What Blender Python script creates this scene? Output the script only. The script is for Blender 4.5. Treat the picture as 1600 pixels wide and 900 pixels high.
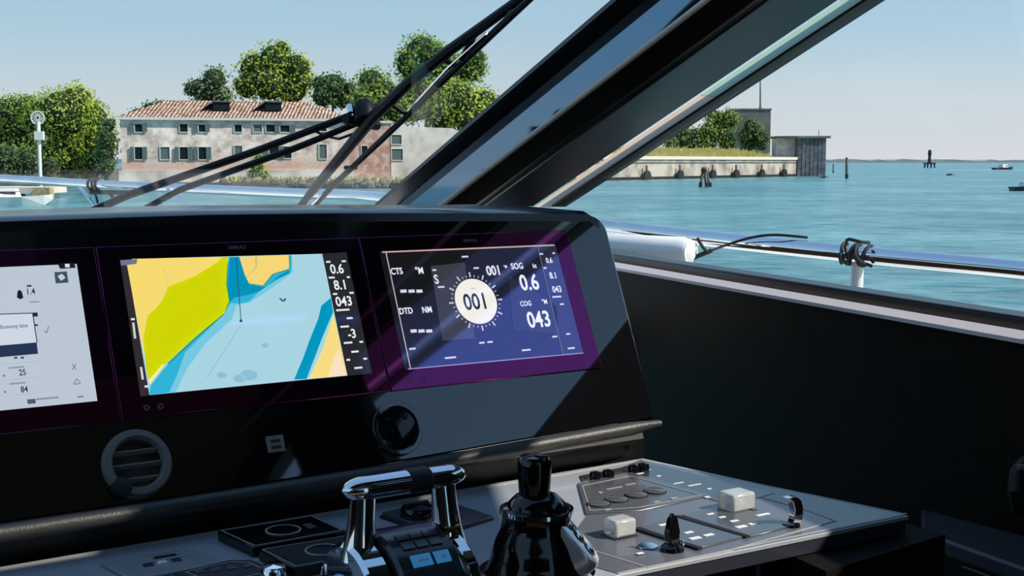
import bpy, bmesh, math, random
import numpy as np
from mathutils import Vector

random.seed(7); rng = np.random.default_rng(7)
SC = bpy.context.scene
COL = SC.collection
for o in list(bpy.data.objects): bpy.data.objects.remove(o, do_unlink=True)

# ------------------------------------------------------------------ camera
F = 2000.0                                   # focal length in pixels of the 1600 x 900 frame
PITCH = math.atan(198 / F)                   # horizon lies 198 px above the middle
cs, sn = math.cos(PITCH), math.sin(PITCH)
cd = bpy.data.cameras.new('camera'); cam = bpy.data.objects.new('camera', cd); COL.objects.link(cam)
cd.sensor_width = 36; cd.lens = F / 1600 * 36; cd.clip_start = .05; cd.clip_end = 20000
cam.rotation_euler = (math.pi / 2 - PITCH, 0, 0)
SC.camera = cam

# ------------------------------------------------------------------ light
SUN_TO = Vector((.80, -.215, .735)).normalized()
SUN_EL = math.asin(SUN_TO.z)
world = bpy.data.worlds.new('sky'); SC.world = world; world.use_nodes = True
nt = world.node_tree; nt.nodes.clear()
# clear summer sky: pale at the horizon, deepening with elevation
tcw = nt.nodes.new('ShaderNodeTexCoord'); sx = nt.nodes.new('ShaderNodeSeparateXYZ'); rmp = nt.nodes.new('ShaderNodeValToRGB')
nt.links.new(tcw.outputs['Generated'], sx.inputs[0]); nt.links.new(sx.outputs[2], rmp.inputs[0])
els = rmp.color_ramp.elements; els[0].position = 0; els[0].color = (.71, .72, .76, 1); els[1].position = 1; els[1].color = (.17, .33, .62, 1)
for p_, c_ in ((.045, (.62, .70, .75)), (.10, (.44, .63, .76)), (.22, (.33, .55, .77)), (.5, (.26, .45, .71))):
    e_ = els.new(p_); e_.color = (*c_, 1)
bgn = nt.nodes.new('ShaderNodeBackground'); bgn.inputs['Strength'].default_value = 1.0
won = nt.nodes.new('ShaderNodeOutputWorld')
nt.links.new(rmp.outputs[0], bgn.inputs[0]); nt.links.new(bgn.outputs[0], won.inputs[0])
sl = bpy.data.lights.new('sun', 'SUN'); sl.energy = 5.5; sl.angle = math.radians(.6); sl.color = (1, .93, .82)
so = bpy.data.objects.new('sun', sl); COL.objects.link(so)
so.rotation_euler = SUN_TO.to_track_quat('Z', 'Y').to_euler(); so.location = (40, -20, 40)
vs = SC.view_settings
vs.view_transform = 'Standard'; vs.look = 'None'; vs.exposure = 0; vs.gamma = 1; vs.use_curve_mapping = False

# ------------------------------------------------------------------ geometry of the place
V = lambda *a: np.array(a, float)
def ray(x, y):
    X = (x - 800) / F; Z = (450 - y) / F
    return V(X, cs + Z * sn, -sn + Z * cs)
def at(x, y, d):                             # point seen at a pixel, d metres ahead
    r = ray(x, y); return r * (d / r[1])
def hz(x, y, h):                             # point seen at a pixel on the level h
    r = ray(x, y); return r * (h / r[2])
def nrm(a): return a / np.linalg.norm(a)
UP = V(0, 0, 1)
yaw, tl = math.radians(33), math.radians(25)
U = V(math.cos(yaw), math.sin(yaw), 0)       # along the dashboard, to the right
W = V(-math.sin(yaw), math.cos(yaw), 0)      # ahead, square to the dashboard
VV = math.cos(tl) * UP + math.sin(tl) * W    # up the tilted fascia
NF = np.cross(U, VV)                         # out of the fascia, towards the helm
OF = at(750, 480, 2.05)
def fuv(u, v, h=0): return OF + U * u + VV * v + NF * h
def uv(x, y):
    r = ray(x, y); q = r * (OF.dot(NF) / r.dot(NF)) - OF
    return q.dot(U), q.dot(VV)
ZC = -.5                                     # helm console level
def con(x, y, h=0): return hz(x, y, ZC) + UP * h
ZW = -3.0                                    # water level
# side of the cabin: straight wall line under the sill
W0 = hz(970, 410, -.30); W1 = hz(1600, 515, -.30)
WD = nrm(W1 - W0); WN = V(WD[1], -WD[0], 0)  # WN points inboard after the check below
if WN.dot(-W0) < 0: WN = -WN
def wl(a, z, off=0): return V(W0[0], W0[1], 0) + WD * a + UP * z + WN * off
# raked windscreen
D = nrm(V(.56, -.963, .423))
B0 = at(610, 317, 3.75)
NW = nrm(np.cross(U, D))
if NW[2] < 0: NW = -NW
def ws(x, y, off=0):                          # point on the windscreen (off = outside it)
    r = ray(x, y); return r * ((B0.dot(NW) + off) / r.dot(NW))

# ------------------------------------------------------------------ materials
def s2l(c):
    return tuple(((v / 255) / 12.92 if v / 255 <= .04045 else ((v / 255 + .055) / 1.055) ** 2.4) for v in c)
MATS = {}
def mat(name, col=(.5, .5, .5), rough=.5, metal=0, spec=.5, ior=1.5, tint=None, noise=None, bump=None, coat=0, emit=None, alpha=None, trans=0):
    m = bpy.data.materials.new(name); m.use_nodes = True; n = m.node_tree; b = n.nodes['Principled BSDF']
    b.inputs['Base Color'].default_value = (*col, 1); b.inputs['Roughness'].default_value = rough
    b.inputs['Metallic'].default_value = metal; b.inputs['Specular IOR Level'].default_value = spec; b.inputs['IOR'].default_value = ior
    b.inputs['Coat Weight'].default_value = coat; b.inputs['Coat Roughness'].default_value = .05
    if trans: b.inputs['Transmission Weight'].default_value = trans
    if tint: b.inputs['Specular Tint'].default_value = (*tint, 1)
    if emit: b.inputs['Emission Color'].default_value = (*emit[0], 1); b.inputs['Emission Strength'].default_value = emit[1]
    tc = n.nodes.new('ShaderNodeTexCoord')
    if noise:                                 # (scale, second colour, detail, low, high)
        t = n.nodes.new('ShaderNodeTexNoise'); t.inputs['Scale'].default_value = noise[0]; t.inputs['Detail'].default_value = noise[2]
        n.links.new(tc.outputs['Object'], t.inputs['Vector'])
        r = n.nodes.new('ShaderNodeValToRGB'); r.color_ramp.elements[0].position = noise[3]; r.color_ramp.elements[1].position = noise[4]
        r.color_ramp.elements[0].color = (*col, 1); r.color_ramp.elements[1].color = (*noise[1], 1)
        n.links.new(t.outputs['Fac'], r.inputs['Fac']); n.links.new(r.outputs['Color'], b.inputs['Base Color'])
    if bump:                                  # (scale, strength, distance)
        t = n.nodes.new('ShaderNodeTexNoise'); t.inputs['Scale'].default_value = bump[0]; t.inputs['Detail'].default_value = 4
        n.links.new(tc.outputs['Object'], t.inputs['Vector'])
        bp = n.nodes.new('ShaderNodeBump'); bp.inputs['Strength'].default_value = bump[1]; bp.inputs['Distance'].default_value = bump[2]
        n.links.new(t.outputs['Fac'], bp.inputs['Height']); n.links.new(bp.outputs['Normal'], b.inputs['Normal'])
    MATS[name] = m; return m

mat('fascia_gloss', (.004, .004, .005), .03, ior=2.0)
mat('bezel_glass', (.005, .004, .006), .03, ior=2.7, tint=(1.0, .13, .66))
mat('seam', (.03, .03, .03), .4)
mat('black_satin', (.006, .006, .007), .35)
mat('black_matte', (.006, .006, .006), .7, spec=.08)
mat('reflection_grey', (.22, .21, .20), .5)
mat('panel_light', (.30, .31, .33), .3, coat=.3)
mat('black_gloss', (.004, .004, .005), .08)
mat('black_rubber', (.008, .008, .009), .6)
mat('lip_leather', (.035, .034, .032), .45, bump=(300, .3, .002))
mat('hood_black', (.006, .008, .011), .18)
mat('dark_leather', (.010, .008, .007), .42, noise=(3, (.014, .011, .009), 4, .4, .7), bump=(250, .25, .002))
mat('wall_gloss', (.012, .007, .005), .42, spec=.05, noise=(6, (.017, .011, .009), 5, .45, .7))
mat('pillar_brown', (.018, .010, .007), .4, spec=.2, bump=(60, .05, .002))
mat('pillar_grey', (.020, .017, .019), .35, spec=.25)
mat('cream_trim', (.80, .66, .56), .4)
mat('sill_trim', (.78, .66, .63), .35)
mat('pale_seal', (.42, .52, .45), .35)
mat('seal_cream', (.86, .66, .50), .5); mat('seal_green', (.50, .68, .53), .5)
for k_ in ('seal_cream', 'seal_green'):                # pale translucent gasket, lit through from outside
    n_ = MATS[k_].node_tree; b_ = n_.nodes['Principled BSDF']; t_ = n_.nodes.new('ShaderNodeBsdfTranslucent'); t_.inputs[0].default_value = b_.inputs['Base Color'].default_value
    x_ = n_.nodes.new('ShaderNodeMixShader'); x_.inputs[0].default_value = .75; n_.links.new(b_.outputs[0], x_.inputs[1]); n_.links.new(t_.outputs[0], x_.inputs[2]); n_.links.new(x_.outputs[0], n_.nodes['Material Output'].inputs[0])
mat('ceiling_fabric', (.34, .29, .21), .8)
mat('floor_wood', (.10, .06, .035), .4, noise=(4, (.16, .10, .06), 6, .4, .6))
mat('gelcoat', (.80, .80, .78), .25)
mat('steel', (.82, .83, .85), .07, metal=1)
mat('steel_white', (.86, .86, .85), .25, metal=.25)
mat('chrome', (.85, .86, .88), .06, metal=1)
mat('mirror_strip', (.14, .24, .36), .05, metal=1)
mat('console_grey', (.33, .36, .41), .30, noise=(500, (.39, .42, .46), 2, .35, .65), coat=.3)
mat('console_shade', (.105, .11, .135), .30, noise=(500, (.13, .135, .16), 2, .35, .65), coat=.25)  # console grey with the right side's shade put into the colour
mat('panel_dark', (.03, .034, .045), .22, coat=.3)
mat('panel_mid', (.075, .08, .095), .25, coat=.3)
mat('line_pale', (.42, .40, .38), .4)
mat('icon_white', (.80, .80, .80), .4)
mat('icon_dim', (.12, .12, .13), .5)
mat('button_blue', (.02, .10, .22), .3, emit=((.05, .35, .75), .35))
mat('acrylic', (.85, .87, .85), .12, trans=.55)
mat('vent_grey', (.21, .19, .175), .45, spec=.4)
mat('plate_silver', (.80, .82, .86), .18, metal=.45)
mat('brass', (.75, .45, .12), .2, metal=1)
mat('cord_black', (.008, .009, .012), .7)
mat('fender_white', (.85, .85, .82), .4)
mat('wiper_black', (.007, .009, .013), .45, spec=.12)
mat('plaster', (.52, .46, .42), .9)
mat('stone_pale', (.70, .66, .60), .9, noise=(.5, (.42, .38, .33), 9, .42, .7))
mat('brick_pink', (.45, .24, .18), .9, noise=(1.2, (.58, .48, .42), 8, .42, .62))
mat('window_dark', (.010, .016, .020), .5, spec=.1)
mat('shutter', (.10, .15, .15), .8, spec=.1)
mat('frame_stone', (.62, .62, .58), .8)
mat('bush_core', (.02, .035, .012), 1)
mat('trunk', (.09, .06, .04), .9)
mat('grass', (.42, .40, .10), 1, noise=(.5, (.56, .48, .20), 6, .4, .65))
mat('earth', (.16, .14, .10), 1, noise=(.8, (.07, .065, .05), 6, .4, .65))
mat('quay_stone', (.50, .44, .38), .9, noise=(.45, (.24, .21, .18), 9, .42, .68))
mat('cap_stone', (.66, .60, .50), .9)
mat('rock', (.10, .095, .075), .9, noise=(1.5, (.19, .17, .12), 5, .4, .7))
mat('concrete_dark', (.12, .115, .11), .9, noise=(.4, (.19, .18, .17), 6, .4, .65))
mat('board_grey', (.08, .085, .10), .8, noise=(1.0, (.20, .20, .22), 6, .4, .7))
mat('pile_wood', (.11, .10, .09), .9, noise=(2, (.22, .20, .18), 6, .45, .7))
mat('pile_wet', (.012, .012, .010), .5)
mat('sign_white', (.80, .80, .76), .6)
mat('hull_dark', (.02, .025, .035), .4)
mat('wood_pale', (.55, .42, .24), .8, noise=(3, (.35, .24, .12), 5, .4, .6))
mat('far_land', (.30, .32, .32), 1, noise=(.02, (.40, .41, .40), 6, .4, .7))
mat('foam', (.85, .88, .88), .8)

def glass(name, tint, f0=.008, f90=.25):
    m = bpy.data.materials.new(name); m.use_nodes = True; n = m.node_tree; n.nodes.clear()
    o = n.nodes.new('ShaderNodeOutputMaterial'); mx = n.nodes.new('ShaderNodeMixShader'); lw = n.nodes.new('ShaderNodeLayerWeight')
    pw = n.nodes.new('ShaderNodeMath'); pw.operation = 'POWER'; pw.inputs[1].default_value = 5
    mr = n.nodes.new('ShaderNodeMapRange'); mr.inputs[3].default_value = f0; mr.inputs[4].default_value = f90
    n.links.new(lw.outputs['Facing'], pw.inputs[0]); lw.inputs['Blend'].default_value = .5; n.links.new(pw.outputs[0], mr.inputs[0])
    t = n.nodes.new('ShaderNodeBsdfTransparent'); t.inputs['Color'].default_value = (*tint, 1)
    g = n.nodes.new('ShaderNodeBsdfGlossy'); g.inputs['Roughness'].default_value = .02
    n.links.new(mr.outputs[0], mx.inputs[0]); n.links.new(t.outputs[0], mx.inputs[1]); n.links.new(g.outputs[0], mx.inputs[2]); n.links.new(mx.outputs[0], o.inputs[0])
    MATS[name] = m
glass('pane', (.985, .995, .995))

def display(name, ior, tint):
    m = mat(name, (.003, .003, .004), .04, ior=ior, tint=tint); n = m.node_tree; b = n.nodes['Principled BSDF']
    a = n.nodes.new('ShaderNodeAttribute'); a.attribute_name = 'Col'
    n.links.new(a.outputs['Color'], b.inputs['Emission Color']); b.inputs['Emission Strength'].default_value = 1
    return m
display('display', 3.9, (.42, .38, 1.0))

# roof tiles: rounded rows running down the slope
def tile_mat():
    m = mat('roof_tiles', (.50, .26, .17), .9); n = m.node_tree; b = n.nodes['Principled BSDF']
    tc = n.nodes.new('ShaderNodeTexCoord')
    t = n.nodes.new('ShaderNodeTexNoise'); t.inputs['Scale'].default_value = 1.4; t.inputs['Detail'].default_value = 8
    r = n.nodes.new('ShaderNodeValToRGB'); r.color_ramp.elements[0].position = .36; r.color_ramp.elements[1].position = .66
    r.color_ramp.elements[0].color = (.34, .15, .09, 1); r.color_ramp.elements[1].color = (.66, .48, .36, 1)
    w = n.nodes.new('ShaderNodeTexWave'); w.bands_direction = 'X'; w.inputs['Scale'].default_value = .75; w.inputs['Distortion'].default_value = 2
    bp = n.nodes.new('ShaderNodeBump'); bp.inputs['Strength'].default_value = .9; bp.inputs['Distance'].default_value = .25
    n.links.new(tc.outputs['Object'], t.inputs['Vector']); n.links.new(tc.outputs['Object'], w.inputs['Vector'])
    n.links.new(t.outputs['Fac'], r.inputs['Fac']); n.links.new(r.outputs['Color'], b.inputs['Base Color'])
    n.links.new(w.outputs['Fac'], bp.inputs['Height']); n.links.new(bp.outputs['Normal'], b.inputs['Normal'])
tile_mat()
# weathered plaster with brick showing in patches near the ground
def plaster_mat():
    m = MATS['plaster']; n = m.node_tree; b = n.nodes['Principled BSDF']
    tc = n.nodes.new('ShaderNodeTexCoord'); sp = n.nodes.new('ShaderNodeSeparateXYZ'); n.links.new(tc.outputs['Object'], sp.inputs[0])
    t = n.nodes.new('ShaderNodeTexNoise'); t.inputs['Scale'].default_value = .6; t.inputs['Detail'].default_value = 10; t.inputs['Roughness'].default_value = .72
    n.links.new(tc.outputs['Object'], t.inputs['Vector'])
    r = n.nodes.new('ShaderNodeValToRGB'); e = r.color_ramp.elements; e[0].position = .36; e[1].position = .62
    e[0].color = (.38, .29, .25, 1); e[1].color = (.88, .78, .70, 1)
    n.links.new(t.outputs['Fac'], r.inputs['Fac'])
    mr = n.nodes.new('ShaderNodeMapRange'); mr.inputs[1].default_value = 1.0; mr.inputs[2].default_value = 4.2; mr.inputs[3].default_value = .17; mr.inputs[4].default_value = -.10
    n.links.new(sp.outputs[2], mr.inputs[0])
    ad = n.nodes.new('ShaderNodeMath'); n.links.new(t.outputs['Fac'], ad.inputs[0]); n.links.new(mr.outputs[0], ad.inputs[1])
    r2 = n.nodes.new('ShaderNodeValToRGB'); r2.color_ramp.elements[0].position = .55; r2.color_ramp.elements[1].position = .63
    n.links.new(ad.outputs[0], r2.inputs['Fac'])
    mx = n.nodes.new('ShaderNodeMixRGB'); n.links.new(r2.outputs['Color'], mx.inputs[0]); n.links.new(r.outputs['Color'], mx.inputs[1]); mx.inputs[2].default_value = (.60, .38, .30, 1)
    n.links.new(mx.outputs[0], b.inputs['Base Color'])
plaster_mat()
def leaf_mat(name, c1, c2, sc=.5):
    m = mat(name, c1, .8, spec=.15); n = m.node_tree; b = n.nodes['Principled BSDF']
    tc = n.nodes.new('ShaderNodeTexCoord'); t = n.nodes.new('ShaderNodeTexNoise'); t.inputs['Scale'].default_value = sc; t.inputs['Detail'].default_value = 6
    n.links.new(tc.outputs['Object'], t.inputs['Vector'])
    r = n.nodes.new('ShaderNodeValToRGB'); r.color_ramp.elements[0].position = .36; r.color_ramp.elements[1].position = .64
    r.color_ramp.elements[0].color = (*c1, 1); r.color_ramp.elements[1].color = (*c2, 1)
    n.links.new(t.outputs['Fac'], r.inputs['Fac']); n.links.new(r.outputs['Color'], b.inputs['Base Color'])
    tr = n.nodes.new('ShaderNodeBsdfTranslucent'); n.links.new(r.outputs['Color'], tr.inputs['Color'])
    mx = n.nodes.new('ShaderNodeMixShader'); mx.inputs[0].default_value = .40
    n.links.new(b.outputs[0], mx.inputs[1]); n.links.new(tr.outputs[0], mx.inputs[2]); n.links.new(mx.outputs[0], n.nodes['Material Output'].inputs[0])
leaf_mat('leaf_bright', (.27, .44, .05), (.66, .74, .14))
leaf_mat('leaf_mid', (.17, .34, .06), (.44, .58, .14))
leaf_mat('leaf_dark', (.08, .18, .07), (.24, .35, .14))
leaf_mat('leaf_grey', (.14, .26, .10), (.38, .50, .26))
def water_mat():
    m = mat('water', (.05, .27, .30), .24, ior=1.33, spec=.4); n = m.node_tree; b = n.nodes['Principled BSDF']
    tc = n.nodes.new('ShaderNodeTexCoord'); mp = n.nodes.new('ShaderNodeMapping'); mp.inputs['Scale'].default_value = (.55, 1.0, 1)
    n.links.new(tc.outputs['Object'], mp.inputs[0])
    hs = []
    for sc, dt in ((.9, 5), (.11, 5), (.012, 3)):
        t = n.nodes.new('ShaderNodeTexNoise'); t.inputs['Scale'].default_value = sc; t.inputs['Detail'].default_value = dt
        n.links.new(mp.outputs[0], t.inputs['Vector']); hs.append(t)
    b1 = n.nodes.new('ShaderNodeBump'); b1.inputs['Strength'].default_value = .9; b1.inputs['Distance'].default_value = .6
    b2 = n.nodes.new('ShaderNodeBump'); b2.inputs['Strength'].default_value = .5; b2.inputs['Distance'].default_value = 1.2
    n.links.new(hs[0].outputs['Fac'], b1.inputs['Height']); n.links.new(hs[1].outputs['Fac'], b2.inputs['Height'])
    n.links.new(b2.outputs['Normal'], b1.inputs['Normal']); n.links.new(b1.outputs['Normal'], b.inputs['Normal'])
    r = n.nodes.new('ShaderNodeValToRGB'); r.color_ramp.elements[0].position = .40; r.color_ramp.elements[1].position = .62
    r.color_ramp.elements[0].color = (.022, .145, .185, 1); r.color_ramp.elements[1].color = (.14, .36, .365, 1)
    av = n.nodes.new('ShaderNodeMixRGB'); av.inputs[0].default_value = .5; n.links.new(hs[0].outputs['Fac'], av.inputs[1]); n.links.new(hs[1].outputs['Fac'], av.inputs[2])
    n.links.new(av.outputs[0], r.inputs['Fac']); n.links.new(r.outputs['Color'], b.inputs['Base Color'])
water_mat()

# ------------------------------------------------------------------ mesh tools
def frame_of(d):
    d = nrm(np.asarray(d, float)); a = UP if abs(d[2]) < .9 else V(1, 0, 0)
    x = nrm(np.cross(a, d)); return x, np.cross(d, x), d
class MB:
    def __init__(s): s.v = []; s.f = []; s.c = []; s.cur = None
    def add(s, vs_, fs):
        k = len(s.v); s.v += [tuple(map(float, p)) for p in vs_]; s.f += [tuple(i + k for i in f) for f in fs]; s.c += [s.cur] * len(fs); return s
    def box(s, o, a, b, c):                   # o corner, three edge vectors
        p = [o, o + a, o + a + b, o + b]; p += [q + c for q in p]
        return s.add(p, [(3, 2, 1, 0), (4, 5, 6, 7), (0, 1, 5, 4), (1, 2, 6, 5), (2, 3, 7, 6), (3, 0, 4, 7)])
    def cbox(s, m, a, b, c): return s.box(m - a / 2 - b / 2 - c / 2, a, b, c)   # m middle
    def prism(s, poly, vec):
        n = len(poly); p = [np.asarray(q) for q in poly]; p += [q + vec for q in p]
        return s.add(p, [tuple(range(n))[::-1], tuple(range(n, 2 * n))] + [(i, (i + 1) % n, n + (i + 1) % n, n + i) for i in range(n)])
    def poly(s, pts): return s.add(pts, [tuple(range(len(pts)))])
    def loft(s, rings, caps=True, closed=True):
        n = len(rings[0]); k = len(rings); vs_ = [p for r in rings for p in r]; fs = []
        for i in range(k - 1):
            for j in range(n if closed else n - 1):
                a = i * n + j; b = i * n + (j + 1) % n; fs.append((a, b, b + n, a + n))
        if caps: fs += [tuple(range(n))[::-1], tuple(range((k - 1) * n, k * n))]
        return s.add(vs_, fs)
    def tube(s, pts, r, seg=8):
        pts = [np.asarray(p, float) for p in pts]; rr = r if hasattr(r, '__len__') else [r] * len(pts); rings = []; px = None
        for i, p in enumerate(pts):
            d = pts[min(i + 1, len(pts) - 1)] - pts[max(i - 1, 0)]; x, y, _ = frame_of(d)
            if px is not None:
                x = px - nrm(d) * px.dot(nrm(d)); x = nrm(x); y = np.cross(nrm(d), x)
            px = x
            rings.append([p + (x * math.cos(t) + y * math.sin(t)) * rr[i] for t in np.linspace(0, 2 * math.pi, seg, endpoint=False)])
        return s.loft(rings)
    def lathe(s, o, ax, prof, seg=20, sx=1, sy=1, xdir=None):   # prof: (radius, height)
        if xdir is None: x, y, d = frame_of(ax)
        else: d = nrm(ax); x = nrm(xdir - d * xdir.dot(d)); y = np.cross(d, x)
        return s.loft([[o + d * h + (x * math.cos(t) * sx + y * math.sin(t) * sy) * max(r, 1e-5) for t in np.linspace(0, 2 * math.pi, seg, endpoint=False)] for r, h in prof])
    def ring(s, o, ax, r0, r1, h, seg=28, sy=1):
        x, y, d = frame_of(ax); n = seg
        L = lambda r, k: [o + d * k + (x * math.cos(t) + y * math.sin(t) * sy) * r for t in np.linspace(0, 2 * math.pi, n, endpoint=False)]
        return s.loft([L(r0, 0), L(r1, 0), L(r1, h), L(r0, h), L(r0, 0)], caps=False)
    def ball(s, o, r, seg=12, rings=7, sc=(1, 1, 1)):
        R = []
        for i in range(rings + 1):
            a = math.pi * i / rings
            R.append([V(o[0] + r * sc[0] * max(math.sin(a), 1e-4) * math.cos(t), o[1] + r * sc[1] * max(math.sin(a), 1e-4) * math.sin(t), o[2] - r * sc[2] * math.cos(a)) for t in np.linspace(0, 2 * math.pi, seg, endpoint=False)])
        return s.loft(R)
    def build(s, name, material, parent=None, smooth=True, bevel=0, origin=None, **props):
        me = bpy.data.meshes.new(name)
        vv = np.array(s.v, float)
        if parent is not None: og = np.array(WORG[parent.name])
        elif origin is not None: og = np.array(origin, float)
        else:
            lo, hi = vv.min(0), vv.max(0); og = V((lo[0] + hi[0]) / 2, (lo[1] + hi[1]) / 2, lo[2])
        me.from_pydata([tuple(p) for p in vv - og], [], s.f)
        if any(c is not None for c in s.c):
            at_ = me.color_attributes.new('Col', 'FLOAT_COLOR', 'CORNER'); data = []
            for f, c in zip(s.f, s.c):
                q = (*s2l(c), 1) if c else (0, 0, 0, 1); data += list(q) * len(f)
            at_.data.foreach_set('color', data)
        bm = bmesh.new(); bm.from_mesh(me)
        if not any(c is not None for c in s.c): bmesh.ops.recalc_face_normals(bm, faces=bm.faces)
        bm.to_mesh(me); bm.free()
        me.materials.append(MATS[material])
        if smooth: me.shade_smooth(); me.set_sharp_from_angle(angle=math.radians(38))
        o = bpy.data.objects.new(name, me); COL.objects.link(o)
        if parent is not None: o.parent = parent
        else: o.location = og
        WORG[o.name] = tuple(og)
        if bevel:
            bv = o.modifiers.new('bevel', 'BEVEL'); bv.width = bevel; bv.segments = 2; bv.limit_method = 'ANGLE'; bv.angle_limit = math.radians(40)
        for k, q in props.items(): o[k] = q
        return o
WORG = {}
def thing(name, label, cat, base, group=None, kind=None):
    o = bpy.data.objects.new(name, None); COL.objects.link(o); o.location = tuple(base); o.empty_display_size = .05
    o['label'] = label; o['category'] = cat
    if group: o['group'] = group
    if kind: o['kind'] = kind
    WORG[o.name] = tuple(base); return o
def share(src, name, parent, offset):         # another piece with the same mesh, moved
    o = bpy.data.objects.new(name, src.data); COL.objects.link(o); o.parent = parent
    o.location = tuple(np.array(WORG[src.name]) + offset - np.array(WORG[parent.name])) ; WORG[o.name] = tuple(np.array(WORG[src.name]) + offset)
    return o
TXT = {}
def glyphs(txt):
    if txt in TXT: return TXT[txt]
    c = bpy.data.curves.new('t', 'FONT'); c.body = txt; c.align_x = 'CENTER'; c.align_y = 'CENTER'; c.size = 1; c.offset = .018; c.resolution_u = 3
    o = bpy.data.objects.new('t', c); COL.objects.link(o)
    dg = bpy.context.evaluated_depsgraph_get(); dg.update(); me = bpy.data.meshes.new_from_object(o.evaluated_get(dg))
    r = ([tuple(v.co) for v in me.vertices], [tuple(p.vertices) for p in me.polygons])
    bpy.data.objects.remove(o); bpy.data.curves.remove(c); bpy.data.meshes.remove(me); TXT[txt] = r; return r
def put_text(mb, txt, o, x, y, size, cond=.82, col=None):   # size = height of capitals
    vs_, fs = glyphs(txt); k = size / .70; mb.cur = col
    mb.add([o + x * (p[0] * k * cond) + y * (p[1] * k) for p in vs_], fs); mb.cur = None
ST = dict(kind='structure')

# ================================================================== SETTING: cabin shell
# side wall under the sill, stepping up into the door panel aft of the frame
m = MB(); m.box(wl(-.9, -1.9, -.06), WD * 2.62, UP * 1.59, WN * .06)
m.build('wall_right', 'wall_gloss', label='glossy black side panel below the side window', category='wall', **ST)
m = MB(); m.box(wl(1.72, -1.9, -.06), WD * 3.3, UP * 2.13, WN * .06)
m.box(wl(2.90, .23, -.06), WD * .39, UP * .92, WN * .06); m.box(wl(3.53, .23, -.06), WD * 1.49, UP * .92, WN * .06)
m.box(wl(3.29, .23, -.06), WD * .24, UP * .64, WN * .06); m.box(wl(3.29, .99, -.06), WD * .24, UP * .16, WN * .06)   # small quarter light left between
m.build('door_1', 'black_satin', label='dark side door with a raised lower panel aft of the helm', category='door', **ST)
m = MB(); m.prism([wl(-.9, -.302, 0), wl(-.9, -.314, .022), wl(-.9, -.322, .022), wl(-.9, -.322, 0)], WD * 2.61)
m.build('trim_1', 'sill_trim', label='pale pink trim strip along the side window sill', category='trim', **ST)
m = MB(); m.box(wl(-.9, -.318, -.095), WD * 2.61, UP * .036, WN * .070)
m.build('trim_2', 'black_satin', label='black rubber edge of the side window sill', category='trim', bevel=.006, **ST)
# ceiling above and aft of the windscreen header, and the rest of the cabin behind the camera
ZR = 1.13
kR = (ZR - B0[2]) / D[2]; HR = B0 + D * kR                       # right end of the header
HL = HR - U * 3.4
m = MB(); m.prism([HR + U * .25, HL, HL + V(.6, -3.2, 0), wl(5.0, ZR, .0)], UP * .06)
m.build('ceiling', 'ceiling_fabric', label='dim fabric ceiling above the helm', category='ceiling', **ST)
m = MB(); m.box(V(-2.6, -2.6, -1.96), V(5.2, 0, 0), V(0, 7.2, 0), UP * .06)
m.build('floor', 'floor_wood', label='dark wooden cabin floor', category='floor', **ST)
m = MB(); m.box(V(-2.6, -2.6, -1.9), V(5.2, 0, 0), V(0, .06, 0), UP * 2.95)
m.build('wall_back', 'dark_leather', label='dark aft wall of the cabin', category='wall', **ST)
m = MB(); m.box(V(-2.6, -2.5, -1.9), V(.06, 0, 0), V(0, 6.2, 0), UP * 1.6)
m.build('wall_left', 'wall_gloss', label='dark side panel on the far side of the cabin', category='wall', **ST)
# unseen header added to darken fascia reflections, notched to let sun onto the console
m = MB(); m.prism([B0 + U * a + D * b + NW * .008 for a, b in ((.05, 2.35), (.05, 3.14), (-.26, 3.14), (-.26, 3.25), (.05, 3.25), (.05, kR + .02), (-2.6, kR + .02), (-2.6, 2.35))], NW * .03)
m.build('added_header', 'dark_leather', smooth=False, label='unseen dark header panel added above the windscreen glass, notched for the sun', category='trim', **ST)
# windscreen and side glass
m = MB(); m.prism([B0 + U * .05, B0 - U * 2.6, B0 - U * 2.6 + D * kR, B0 + U * .05 + D * kR], NW * .006)
m.build('window_1', 'pane', label='raked windscreen pane in front of the dashboard', category='window', smooth=False, **ST)
PE = at(874, 324, 3.66)                       # lower edge of the pillar
m = MB(); R_ = []
for k in np.linspace(0, 1, 9):
    a, b = wl(-.30 + 2.02 * k, -.284, -.06), PE + D * (.02 + 1.55 * k); R_.append([a, b, b - WN * .005, a - WN * .005])
m.loft(R_); m.build('window_2', 'pane', label='clear side window pane above the black sill', category='window', **ST)

# A-pillar: strips running up and back along the raked windscreen
pil = thing('windscreen_pillar', 'raked dark windscreen pillar with cream piping and pale seal', 'pillar', at(740, 330, 3.6), kind='structure')
LP = kR * 1.02
def strip(name, x0, d0, x1, d1, th, mt, bev=0, y0=324, L=LP, lab=None):
    a, b = at(x0, y0, d0), at(x1, y0, d1); n_ = nrm(np.cross(b - a, D))
    if n_.dot(a) < 0: n_ = -n_
    mb = MB(); mb.prism([a, b, b + n_ * th, a + n_ * th], D * L)
    o = mb.build(name, mt, pil, bevel=bev)
    if lab: o['label'] = lab
    return o
strip('windscreen_border', 586, 3.745, 620, 3.745, .012, 'black_satin')
strip('mirror_panel', 618, 3.74, 684, 3.50, .012, 'mirror_strip', lab='blue reflecting glossy panel')
m = MB(); m.tube([at(685, 324, 3.47), at(685, 324, 3.47) + D * LP], .006, 8); m.build('piping', 'cream_trim', pil, label='cream piping')
strip('inner_cover', 687, 3.50, 748, 3.42, .05, 'pillar_brown', bev=.012, lab='brown-black inner cover')
strip('groove', 744, 3.45, 756, 3.45, .02, 'black_rubber')
strip('outer_cover', 752, 3.44, 833, 3.62, .03, 'pillar_grey', bev=.008, lab='dark grey outer cover')
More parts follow.
